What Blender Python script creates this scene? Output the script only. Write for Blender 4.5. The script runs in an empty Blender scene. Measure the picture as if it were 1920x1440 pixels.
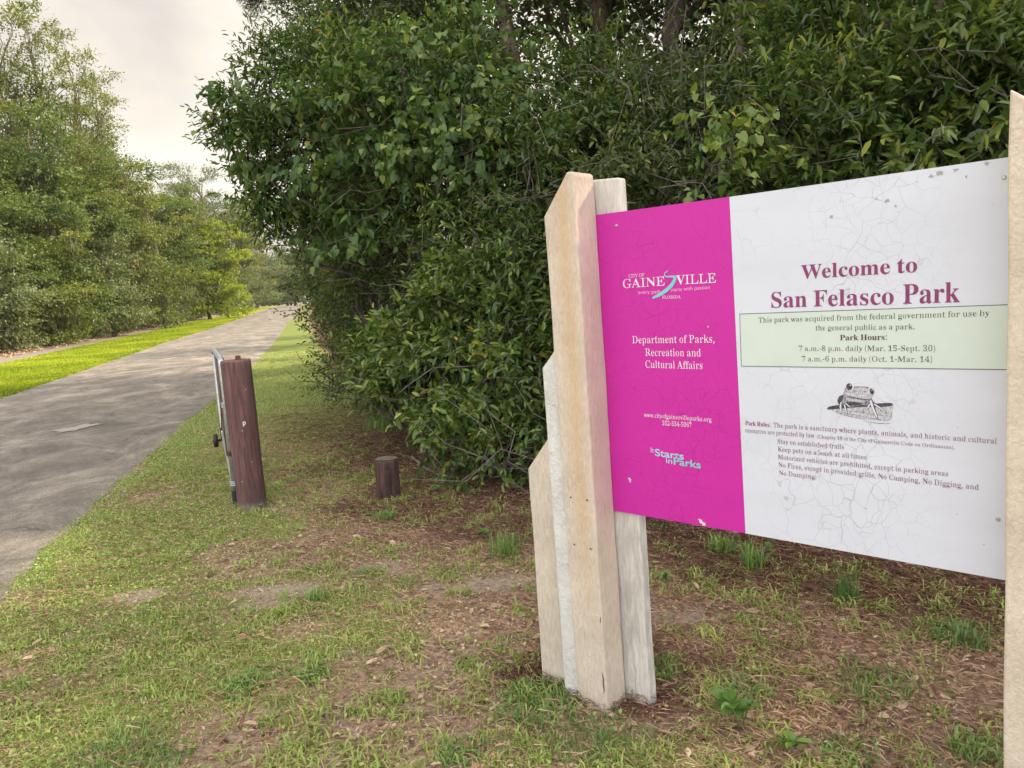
import bpy, bmesh, math, random
import numpy as np
from mathutils import Vector, Matrix

S = bpy.context.scene
COL = S.collection

# ---------------------------------------------------------------- camera
F_PX, CAM_H = 1420.0, 1.5
PITCH = math.atan(175.6 / F_PX)
ROLL = math.radians(3.61)
fw = np.array([0, math.cos(PITCH), -math.sin(PITCH)])
r0 = np.array([1.0, 0, 0])
u0 = np.cross(r0, fw)
CR = math.cos(ROLL) * r0 - math.sin(ROLL) * u0
CU = math.cos(ROLL) * u0 + math.sin(ROLL) * r0
cam = bpy.data.cameras.new('camera')
cam.sensor_width = 36.0
cam.lens = 36.0 * F_PX / 1920.0
cam.clip_start = 0.05
cam.clip_end = 3000
camo = bpy.data.objects.new('camera', cam)
COL.objects.link(camo)
camo.matrix_world = Matrix(((CR[0], CU[0], -fw[0], 0), (CR[1], CU[1], -fw[1], 0), (CR[2], CU[2], -fw[2], CAM_H), (0, 0, 0, 1)))
S.camera = camo

# ---------------------------------------------------------------- light
SUN_AZ, SUN_EL = math.radians(82), math.radians(35)
sd = Vector((math.sin(SUN_AZ) * math.cos(SUN_EL), math.cos(SUN_AZ) * math.cos(SUN_EL), math.sin(SUN_EL)))
sun = bpy.data.lights.new('sun', 'SUN')
sun.energy = 5.0
sun.angle = math.radians(1.5)
sun.color = (1.0, 0.86, 0.64)
suno = bpy.data.objects.new('sun', sun)
suno.rotation_euler = sd.to_track_quat('Z', 'Y').to_euler()
suno.location = (20, 10, 30)
COL.objects.link(suno)

W = bpy.data.worlds.new('World')
S.world = W
W.use_nodes = True
nt = W.node_tree
nt.nodes.clear()
N = lambda t, **k: _node(nt, t, **k)


def _node(tree, t, **k):
    n = tree.nodes.new(t)
    for a, b in k.items():
        setattr(n, a, b)
    return n


def ramp_set(n, stops, interp='LINEAR'):
    cr = n.color_ramp
    cr.interpolation = interp
    while len(cr.elements) < len(stops):
        cr.elements.new(0.5)
    for e, (p, c) in zip(cr.elements, stops):
        e.position = p
        e.color = (c[0], c[1], c[2], 1) if len(c) == 3 else c


sky = N('ShaderNodeTexSky', sky_type='NISHITA', sun_disc=False, sun_elevation=SUN_EL, sun_rotation=SUN_AZ)
tc = N('ShaderNodeTexCoord')
mp = N('ShaderNodeMapping')
mp.inputs['Scale'].default_value = (1.0, 1.0, 2.6)
nz = N('ShaderNodeTexNoise')
nz.inputs['Scale'].default_value = 2.1
nz.inputs['Detail'].default_value = 6
nz.inputs['Roughness'].default_value = 0.5
nz.inputs['Distortion'].default_value = 0.4
L = nt.links.new
L(tc.outputs['Generated'], mp.inputs['Vector'])
L(mp.outputs['Vector'], nz.inputs['Vector'])
cr = N('ShaderNodeValToRGB')
ramp_set(cr, [(0.34, (0.70, 0.645, 0.59)), (0.5, (0.92, 0.835, 0.725)), (0.66, (1.10, 1.03, 0.90))])
L(nz.outputs['Fac'], cr.inputs['Fac'])
sep = N('ShaderNodeSeparateXYZ')
L(tc.outputs['Generated'], sep.inputs['Vector'])
# an overcast sky grows brighter towards the zenith
mr = N('ShaderNodeMapRange')
mr.inputs['From Min'].default_value = 0.25
mr.inputs['From Max'].default_value = 1.0
mr.inputs['To Min'].default_value = 6.8
mr.inputs['To Max'].default_value = 12.0
L(sep.outputs['Z'], mr.inputs['Value'])
# and is brightened behind the camera, out of view, to light the sign
mr2 = N('ShaderNodeMapRange')
mr2.inputs['From Min'].default_value = 0.2
mr2.inputs['From Max'].default_value = -0.9
mr2.inputs['To Min'].default_value = 1.0
mr2.inputs['To Max'].default_value = 2.3
L(sep.outputs['Y'], mr2.inputs['Value'])
mm = N('ShaderNodeMath', operation='MULTIPLY')
L(mr.outputs[0], mm.inputs[0])
L(mr2.outputs[0], mm.inputs[1])
vm = N('ShaderNodeVectorMath', operation='SCALE')
L(cr.outputs['Color'], vm.inputs[0])
L(mm.outputs[0], vm.inputs['Scale'])
# thin gaps low in the cloud where the blue shows
nz2 = N('ShaderNodeTexNoise')
nz2.inputs['Scale'].default_value = 3.4
nz2.inputs['Detail'].default_value = 5
L(mp.outputs['Vector'], nz2.inputs['Vector'])
cr2 = N('ShaderNodeValToRGB')
ramp_set(cr2, [(0.56, (0.93, 0.93, 0.93)), (0.74, (0.5, 0.5, 0.5))])
L(nz2.outputs['Fac'], cr2.inputs['Fac'])
mx = N('ShaderNodeMix', data_type='RGBA')
L(cr2.outputs['Color'], mx.inputs['Factor'])
L(sky.outputs['Color'], mx.inputs['A'])
# the cloud is warm ahead and tinted cooler behind the camera
wc = N('ShaderNodeMapRange')
wc.inputs['From Min'].default_value = 0.45
wc.inputs['From Max'].default_value = -0.5
L(sep.outputs['Y'], wc.inputs['Value'])
tintm = N('ShaderNodeMix', data_type='RGBA')
tintm.inputs['A'].default_value = (1, 1, 1, 1)
tintm.inputs['B'].default_value = (0.93, 1.0, 1.13, 1)
L(wc.outputs[0], tintm.inputs['Factor'])
cool = N('ShaderNodeVectorMath', operation='MULTIPLY')
L(vm.outputs['Vector'], cool.inputs[0])
L(tintm.outputs['Result'], cool.inputs[1])
L(cool.outputs['Vector'], mx.inputs['B'])
bg = N('ShaderNodeBackground')
bg.inputs['Strength'].default_value = 0.1
L(mx.outputs['Result'], bg.inputs['Color'])
wo = N('ShaderNodeOutputWorld')
L(bg.outputs['Background'], wo.inputs['Surface'])

S.view_settings.view_transform = 'Standard'
S.view_settings.look = 'None'
S.view_settings.exposure = 0.70
S.view_settings.gamma = 1.0
S.render.engine = 'CYCLES'
S.cycles.max_bounces = 6
S.cycles.diffuse_bounces = 3
S.cycles.glossy_bounces = 2
S.cycles.transmission_bounces = 4
S.cycles.transparent_max_bounces = 4
S.cycles.use_denoising = True

# ---------------------------------------------------------------- helpers


def ray(px, py):
    d = fw * F_PX + CR * (px - 960) + CU * (720 - py)
    return d / np.linalg.norm(d)


def at(px, py, Y):
    """the point of the place that lies Y metres ahead on the line of sight through a pixel of the photograph"""
    d = ray(px, py)
    return np.array([0, 0, CAM_H]) + d * Y / d[1]


def gz(y):
    t = np.clip((np.asarray(y, float) - 25) / 125, 0, 1)
    return 1.35 * t * t * (3 - 2 * t)


def ground(px, py):
    d = ray(px, py)
    return np.array([0, 0, CAM_H]) + d * (-CAM_H / d[2])


def vnoise(x, y, scale, seed):
    x = np.asarray(x, float) / scale + 1000.37
    y = np.asarray(y, float) / scale + 1000.71
    xi, yi = np.floor(x).astype(np.int64), np.floor(y).astype(np.int64)
    fx, fy = x - xi, y - yi
    fx, fy = fx * fx * (3 - 2 * fx), fy * fy * (3 - 2 * fy)

    def h(a, b):
        v = (a * 374761393 + b * 668265263 + seed * 69069) & 0x7fffffff
        v = ((v ^ (v >> 13)) * 1274126177) & 0x7fffffff
        return ((v ^ (v >> 16)) & 0xffff) / 65535.0
    return (h(xi, yi) * (1 - fx) + h(xi + 1, yi) * fx) * (1 - fy) + (h(xi, yi + 1) * (1 - fx) + h(xi + 1, yi + 1) * fx) * fy


def fbm(x, y, scale, seed, o=3):
    return sum(vnoise(x, y, scale / 2 ** i, seed + i) * 0.5 ** i for i in range(o)) / sum(0.5 ** i for i in range(o))


def tag(o, label=None, cat=None, group=None, kind=None):
    for k, v in (('label', label), ('category', cat), ('group', group), ('kind', kind)):
        if v:
            o[k] = v
    return o


def empty(name, loc, rz=0.0, **k):
    o = bpy.data.objects.new(name, None)
    o.empty_display_size = 0.2
    o.location = [float(v) for v in loc]
    o.rotation_euler = (0, 0, rz)
    COL.objects.link(o)
    return tag(o, **k)


def mesh_np(name, V, faces, tint=None, mat_idx=None, smooth=False, extra=None):
    """a mesh out of numpy arrays: faces is a list of (n, k) index arrays"""
    me = bpy.data.meshes.new(name)
    V = np.ascontiguousarray(V, np.float32)
    faces = [np.asarray(f, np.int32) for f in faces if len(f)]
    me.vertices.add(len(V))
    me.vertices.foreach_set('co', V.ravel())
    loops = np.concatenate([f.ravel() for f in faces])
    tot = np.concatenate([np.full(len(f), f.shape[1], np.int32) for f in faces])
    start = np.concatenate([[0], np.cumsum(tot)[:-1]]).astype(np.int32)
    me.loops.add(len(loops))
    me.loops.foreach_set('vertex_index', loops)
    me.polygons.add(len(tot))
    me.polygons.foreach_set('loop_start', start)
    me.polygons.foreach_set('loop_total', tot)
    if mat_idx is not None:
        me.polygons.foreach_set('material_index', np.asarray(mat_idx, np.int32))
    me.polygons.foreach_set('use_smooth', np.full(len(tot), bool(smooth)))
    me.update(calc_edges=True)
    for nm, arr in ([('tint', tint)] if tint is not None else []) + list((extra or {}).items()):
        a = me.attributes.new(nm, 'FLOAT', 'POINT')
        a.data.foreach_set('value', np.ascontiguousarray(arr, np.float32))
    return me


def link(name, me, mats=None, parent=None, loc=None):
    o = bpy.data.objects.new(name, me)
    if mats is not None and not me.materials:
        for m in (mats if isinstance(mats, (list, tuple)) else [mats]):
            me.materials.append(m)
    if parent is not None:
        o.parent = parent
    if loc is not None:
        o.location = [float(v) for v in loc]
    COL.objects.link(o)
    return o


class Geo:
    """collects vertices and faces of several shapes into one mesh"""

    def __init__(s):
        s.V, s.F, s.n, s.T = [], {}, 0, []

    def add(s, V, faces, tint=None):
        V = np.asarray(V, float)
        for f in faces:
            f = np.asarray(f)
            if len(f):
                s.F.setdefault(f.shape[1], []).append(f + s.n)
        s.V.append(V)
        s.T.append(np.zeros(len(V)) if tint is None else np.asarray(tint))
        s.n += len(V)

    def tube(s, pts, rad, sides=6, cap=True, tint=None):
        pts = np.asarray(pts, float)
        n = len(pts)
        rad = np.broadcast_to(np.asarray(rad, float), (n,))
        tg = np.gradient(pts, axis=0)
        tg /= np.linalg.norm(tg, axis=1)[:, None] + 1e-9
        ref = np.array([0.31, 0.17, 0.93]) if abs(tg[0][2]) < 0.9 else np.array([1.0, 0.1, 0])
        a = np.cross(tg, ref)
        a /= np.linalg.norm(a, axis=1)[:, None] + 1e-9
        b = np.cross(tg, a)
        th = np.arange(sides) * 2 * math.pi / sides
        V = pts[:, None] + rad[:, None, None] * (np.cos(th)[None, :, None] * a[:, None] + np.sin(th)[None, :, None] * b[:, None])
        i = np.arange(n - 1)[:, None] * sides
        j = np.arange(sides)[None]
        k = (j + 1) % sides
        Q = np.stack([i + j, i + k, i + sides + k, i + sides + j], -1).reshape(-1, 4)
        fs = [Q]
        if cap:
            fs += [np.arange(sides)[None, ::-1], (np.arange(sides) + (n - 1) * sides)[None]]
        s.add(V.reshape(-1, 3), fs, None if tint is None else np.full(n * sides, tint))

    def box(s, lo, hi):
        x0, y0, z0 = lo
        x1, y1, z1 = hi
        V = [(x0, y0, z0), (x1, y0, z0), (x1, y1, z0), (x0, y1, z0), (x0, y0, z1), (x1, y0, z1), (x1, y1, z1), (x0, y1, z1)]
        s.add(V, [[(0, 3, 2, 1), (4, 5, 6, 7), (0, 1, 5, 4), (1, 2, 6, 5), (2, 3, 7, 6), (3, 0, 4, 7)]])

    def mesh(s, name, smooth=False):
        return mesh_np(name, np.concatenate(s.V), [np.concatenate(v) for v in s.F.values()], tint=np.concatenate(s.T), smooth=smooth)


# ---------------------------------------------------------------- materials
def new_mat(name):
    m = bpy.data.materials.new(name)
    m.use_nodes = True
    t = m.node_tree
    b = t.nodes['Principled BSDF']
    return m, t, b


def noise(t, scale, detail=4, rough=0.55, vec=None, dist=0.0):
    n = _node(t, 'ShaderNodeTexNoise')
    n.inputs['Scale'].default_value = scale
    n.inputs['Detail'].default_value = detail
    n.inputs['Roughness'].default_value = rough
    n.inputs['Distortion'].default_value = dist
    if vec is not None:
        t.links.new(vec, n.inputs['Vector'])
    return n


def ramp(t, src, stops, interp='LINEAR'):
    r = _node(t, 'ShaderNodeValToRGB')
    ramp_set(r, stops, interp)
    t.links.new(src, r.inputs['Fac'])
    return r


def mixc(t, fac, a, b, mode='MIX'):
    m = _node(t, 'ShaderNodeMix', data_type='RGBA', blend_type=mode)
    for s, v in (('Factor', fac), ('A', a), ('B', b)):
        if hasattr(v, 'is_output') or hasattr(v, 'links'):
            t.links.new(v, m.inputs[s])
        elif s == 'Factor':
            m.inputs[s].default_value = v
        else:
            m.inputs[s].default_value = (*v, 1) if len(v) == 3 else v
    return m.outputs['Result']


def coord(t, scale=(1, 1, 1), kind='Object'):
    c = _node(t, 'ShaderNodeTexCoord')
    m = _node(t, 'ShaderNodeMapping')
    m.inputs['Scale'].default_value = scale
    t.links.new(c.outputs[kind], m.inputs['Vector'])
    return m.outputs['Vector']


def bump(t, b, h, strength=0.3, dist=0.01):
    n = _node(t, 'ShaderNodeBump')
    n.inputs['Strength'].default_value = strength
    n.inputs['Distance'].default_value = dist
    t.links.new(h, n.inputs['Height'])
    t.links.new(n.outputs['Normal'], b.inputs['Normal'])


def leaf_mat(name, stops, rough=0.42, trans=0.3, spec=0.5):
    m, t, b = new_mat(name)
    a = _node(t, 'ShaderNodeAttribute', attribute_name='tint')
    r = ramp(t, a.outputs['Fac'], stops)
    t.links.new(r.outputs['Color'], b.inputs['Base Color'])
    b.inputs['Roughness'].default_value = rough
    b.inputs['Specular IOR Level'].default_value = spec
    tr = _node(t, 'ShaderNodeBsdfTranslucent')
    g = mixc(t, 1.0, r.outputs['Color'], (1.25, 1.3, 0.55), 'MULTIPLY')
    t.links.new(g, tr.inputs['Color'])
    ms = _node(t, 'ShaderNodeMixShader')
    ms.inputs['Fac'].default_value = trans
    t.links.new(b.outputs[0], ms.inputs[1])
    t.links.new(tr.outputs[0], ms.inputs[2])
    t.links.new(ms.outputs[0], t.nodes['Material Output'].inputs['Surface'])
    return m


def bark_mat(name, c0, c1, scale=9):
    m, t, b = new_mat(name)
    v = coord(t, (scale, scale, scale * 0.22))
    n = noise(t, 1.0, 6, 0.65, v, 0.6)
    r = ramp(t, n.outputs['Fac'], [(0.35, c0), (0.65, c1)])
    t.links.new(r.outputs['Color'], b.inputs['Base Color'])
    b.inputs['Roughness'].default_value = 0.9
    bump(t, b, n.outputs['Fac'], 0.8, 0.03)
    return m


def plain(name, c, rough=0.6, metal=0.0, var=0.0, scale=20):
    m, t, b = new_mat(name)
    if var:
        n = noise(t, scale, 4, 0.6, coord(t))
        r = ramp(t, n.outputs['Fac'], [(0.3, tuple(x * (1 - var) for x in c)), (0.7, tuple(min(1, x * (1 + var)) for x in c))])
        t.links.new(r.outputs['Color'], b.inputs['Base Color'])
    else:
        b.inputs['Base Color'].default_value = (*c, 1)
    b.inputs['Roughness'].default_value = rough
    b.inputs['Metallic'].default_value = metal
    return m


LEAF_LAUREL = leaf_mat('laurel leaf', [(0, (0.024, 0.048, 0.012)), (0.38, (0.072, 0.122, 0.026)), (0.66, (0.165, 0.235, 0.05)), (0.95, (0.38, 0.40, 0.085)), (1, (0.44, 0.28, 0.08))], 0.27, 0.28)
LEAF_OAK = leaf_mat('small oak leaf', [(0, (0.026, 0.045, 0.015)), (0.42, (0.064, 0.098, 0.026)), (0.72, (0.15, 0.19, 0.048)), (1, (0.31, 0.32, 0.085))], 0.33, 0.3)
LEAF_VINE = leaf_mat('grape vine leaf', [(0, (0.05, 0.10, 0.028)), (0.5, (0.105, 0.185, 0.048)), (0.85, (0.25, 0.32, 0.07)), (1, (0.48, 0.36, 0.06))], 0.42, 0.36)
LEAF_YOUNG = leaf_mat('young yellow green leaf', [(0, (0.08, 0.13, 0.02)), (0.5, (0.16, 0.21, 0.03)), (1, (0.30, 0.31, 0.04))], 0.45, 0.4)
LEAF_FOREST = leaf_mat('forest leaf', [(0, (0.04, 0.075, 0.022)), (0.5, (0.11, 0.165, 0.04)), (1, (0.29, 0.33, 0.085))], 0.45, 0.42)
LEAF_DEEP = leaf_mat('shade darkened forest leaf', [(0, (0.03, 0.05, 0.018)), (1, (0.09, 0.125, 0.035))], 0.6, 0.3)  # leaf colour darkened to imitate the shade deep in the woods
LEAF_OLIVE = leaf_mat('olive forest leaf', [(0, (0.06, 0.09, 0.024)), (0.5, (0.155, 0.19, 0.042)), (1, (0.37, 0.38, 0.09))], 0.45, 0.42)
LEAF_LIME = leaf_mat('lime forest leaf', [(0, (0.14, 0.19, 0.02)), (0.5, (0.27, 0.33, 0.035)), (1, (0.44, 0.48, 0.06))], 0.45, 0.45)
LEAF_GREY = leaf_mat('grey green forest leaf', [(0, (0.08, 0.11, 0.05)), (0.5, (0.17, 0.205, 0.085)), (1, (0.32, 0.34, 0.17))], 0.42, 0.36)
NEEDLE = leaf_mat('pine needle', [(0, (0.035, 0.055, 0.02)), (0.6, (0.085, 0.105, 0.035)), (1, (0.18, 0.17, 0.06))], 0.5, 0.25)
MOSS = leaf_mat('hanging moss', [(0, (0.12, 0.13, 0.07)), (1, (0.24, 0.24, 0.13))], 0.8, 0.3)
GRASS = leaf_mat('grass blade', [(0, (0.66, 0.55, 0.36)), (0.14, (0.50, 0.43, 0.24)), (0.2, (0.18, 0.24, 0.06)), (0.6, (0.30, 0.39, 0.105)), (1, (0.45, 0.53, 0.16))], 0.5, 0.3)
GRASS_TALL = leaf_mat('tuft grass blade', [(0, (0.12, 0.20, 0.075)), (0.6, (0.20, 0.32, 0.095)), (1, (0.34, 0.45, 0.12))], 0.45, 0.3)
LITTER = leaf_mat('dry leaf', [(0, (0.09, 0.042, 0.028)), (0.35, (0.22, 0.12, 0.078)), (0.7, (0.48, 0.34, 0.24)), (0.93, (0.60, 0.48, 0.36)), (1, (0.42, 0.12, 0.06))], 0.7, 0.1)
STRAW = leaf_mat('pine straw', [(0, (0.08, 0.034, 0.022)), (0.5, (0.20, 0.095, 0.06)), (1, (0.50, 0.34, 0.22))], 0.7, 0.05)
BARK = bark_mat('grey brown bark', (0.04, 0.03, 0.024), (0.15, 0.115, 0.09))
BARK_PINE = bark_mat('reddish pine bark', (0.05, 0.032, 0.026), (0.22, 0.15, 0.12), 6)
BARK_TWIG = bark_mat('pale twig bark', (0.10, 0.085, 0.07), (0.26, 0.23, 0.20), 30)

# ---------------------------------------------------------------- leaves and crowns
T_ELL = (np.array([(0, 0, 0), (.28, .42, .10), (.68, .40, .07), (1, 0, -.06), (.68, -.40, .07), (.28, -.42, .10)]), [np.array([(0, 3, 2, 1)]), np.array([(0, 5, 4, 3)])])
T_HEART = (np.array([(0, 0, 0), (-.14, .24, .05), (.08, .50, .12), (.52, .40, .07), (1, 0, -.12), (.52, -.40, .07), (.08, -.50, .12), (-.14, -.24, .05)]),
           [np.array([(0, 4, 3, 2, 1)]), np.array([(0, 7, 6, 5, 4)])])
T_CARD = (np.array([(0, 0, 0), (.55, .5, .10), (1, .05, -.05), (.45, -.5, .10)]), [np.array([(0, 3, 2, 1)])])
T_STRIP = (np.array([(0, .5, 0), (0, -.5, 0), (.55, -.42, .05), (.55, .42, .05), (1, 0, -.05)]), [np.array([(0, 1, 2, 3)]), np.array([(3, 2, 4)])])


def unit(v):
    return v / (np.linalg.norm(v, axis=-1, keepdims=True) + 1e-9)


def leaves(pos, axis, nrm, Ln, Wd, tint, T):
    P, fs = T
    axis = unit(axis)
    side = unit(np.cross(nrm, axis))
    up = np.cross(axis, side)
    k = len(P)
    V = pos[:, None] + P[None, :, 0, None] * (Ln[:, None] * axis)[:, None] + P[None, :, 1, None] * (Wd[:, None] * side)[:, None] \
        + P[None, :, 2, None] * (Ln[:, None] * up)[:, None]
    off = np.arange(len(pos), dtype=np.int64)[:, None] * k
    F = [(f[:, None, :] + off[None, :, :]).reshape(-1, f.shape[1]) for f in fs]
    return V.reshape(-1, 3), F, np.repeat(tint, k)


def sph(rng, n):
    return unit(rng.normal(size=(n, 3)))


def crown(rng, blobs, boughs, twigs, lpt, bough_r, twig_len, leaf_len, leaf_wid, T=T_ELL, up=0.15, droop=0.25, flat=0.55, power=0.42, tint_rng=(0, 1), zmin=None):
    """boughs on a set of ellipsoids, twigs round each bough, leaves along each twig"""
    B = np.asarray(blobs, float)
    w = (B[:, 3] * B[:, 4] * B[:, 5]) ** 0.75
    bi = rng.choice(len(B), boughs, p=w / w.sum())
    d = sph(rng, boughs)
    r = rng.random(boughs) ** power
    C = B[bi, :3] + d * r[:, None] * B[bi, 3:6]
    brad = bough_r * rng.uniform(0.6, 1.4, boughs)
    btint = rng.random(boughs)
    n = boughs * twigs
    ti = np.repeat(np.arange(boughs), twigs)
    g = sph(rng, n) * (rng.random(n) ** 0.5)[:, None] * np.array([1, 1, flat])
    P = C[ti] + g * brad[ti][:, None]
    D = unit(0.8 * d[ti] + 0.7 * g + 0.45 * rng.normal(size=(n, 3)) + np.array([0, 0, up]))
    ttint = 0.5 * btint[ti] + 0.5 * rng.random(n)
    m = n * lpt
    li = np.repeat(np.arange(n), lpt)
    u = np.tile((np.arange(lpt) + 0.5) / lpt, n)
    tl = twig_len * rng.uniform(0.6, 1.3, n)
    pos = P[li] + D[li] * (u * tl[li])[:, None] + rng.normal(size=(m, 3)) * leaf_len * 0.12
    rad = sph(rng, m)
    ax = D[li] * (0.35 + 0.6 * u)[:, None] + rad * 0.75 + np.array([0, 0, -droop])
    nr = np.array([0, 0, 1.0]) + 0.45 * d[ti][li] + 0.55 * rng.normal(size=(m, 3))
    s = rng.uniform(0.6, 1.2, m) * (1.05 - 0.3 * u)
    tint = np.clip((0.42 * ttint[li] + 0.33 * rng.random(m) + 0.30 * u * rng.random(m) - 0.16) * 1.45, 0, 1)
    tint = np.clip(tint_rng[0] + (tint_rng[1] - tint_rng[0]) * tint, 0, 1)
    if zmin is not None:
        k = pos[:, 2] > zmin
        pos, ax, nr, s, tint = pos[k], ax[k], nr[k], s[k], tint[k]
    return leaves(pos, ax, nr, leaf_len * s, leaf_wid * s, tint, T), C


def curve_pts(rng, a, b, n=7, sag=0.1, wob=0.05):
    a, b = np.asarray(a, float), np.asarray(b, float)
    t = np.linspace(0, 1, n)[:, None]
    L_ = np.linalg.norm(b - a)
    p = a + (b - a) * t
    p[:, 2] += (sag * L_ * np.sin(math.pi * t[:, 0]))
    q = rng.normal(size=(n, 3)) * wob * L_
    q[0] = 0
    q[-1] = 0
    return p + q


def limbs(rng, geo, base, top, r_base, C, count, r_limb, sides=6, wob=0.03, low=0.25, n=9):
    """a tapered trunk from base to top and limbs from it out to some of the boughs"""
    tp = curve_pts(rng, base, top, n, 0, wob)
    H_ = top[2] - base[2]
    geo.tube(tp, np.linspace(r_base, r_base * 0.3, n) * (1 + 0.35 * np.exp(-np.arange(n) * 1.6)), sides + 2)
    idx = rng.choice(len(C), min(count, len(C)), replace=False)
    for i in idx:
        c = C[i]
        zf = np.clip((c[2] - base[2]) / max(H_, .1) - rng.uniform(0.08, 0.3), low, 0.97)
        k = zf * (n - 1)
        k0 = int(k)
        s = tp[k0] + (tp[min(k0 + 1, n - 1)] - tp[k0]) * (k - k0)
        rr = r_limb * (1.1 - 0.6 * zf)
        geo.tube(curve_pts(rng, s, c, 8, 0.06, 0.016), np.linspace(rr, rr * 0.25, 8), max(4, sides - 2), cap=False)


def twig_tangle(rng, geo, blobs, count, length, rad=0.004):
    B = np.asarray(blobs, float)
    for i in range(count):
        b = B[rng.integers(len(B))]
        d = sph(rng, 1)[0]
        p = b[:3] + d * b[3:6] * rng.uniform(0.65, 1.06)
        q = p + unit(sph(rng, 1)[0] + d * 0.5 + np.array([0, -0.3, 0.1])) * length * rng.uniform(0.5, 1.4)
        geo.tube(curve_pts(rng, p, q, 6, rng.uniform(-.15, .15), 0.06), np.linspace(rad, rad * 0.4, 6) * rng.uniform(.6, 1.5), 4, cap=False)

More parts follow.
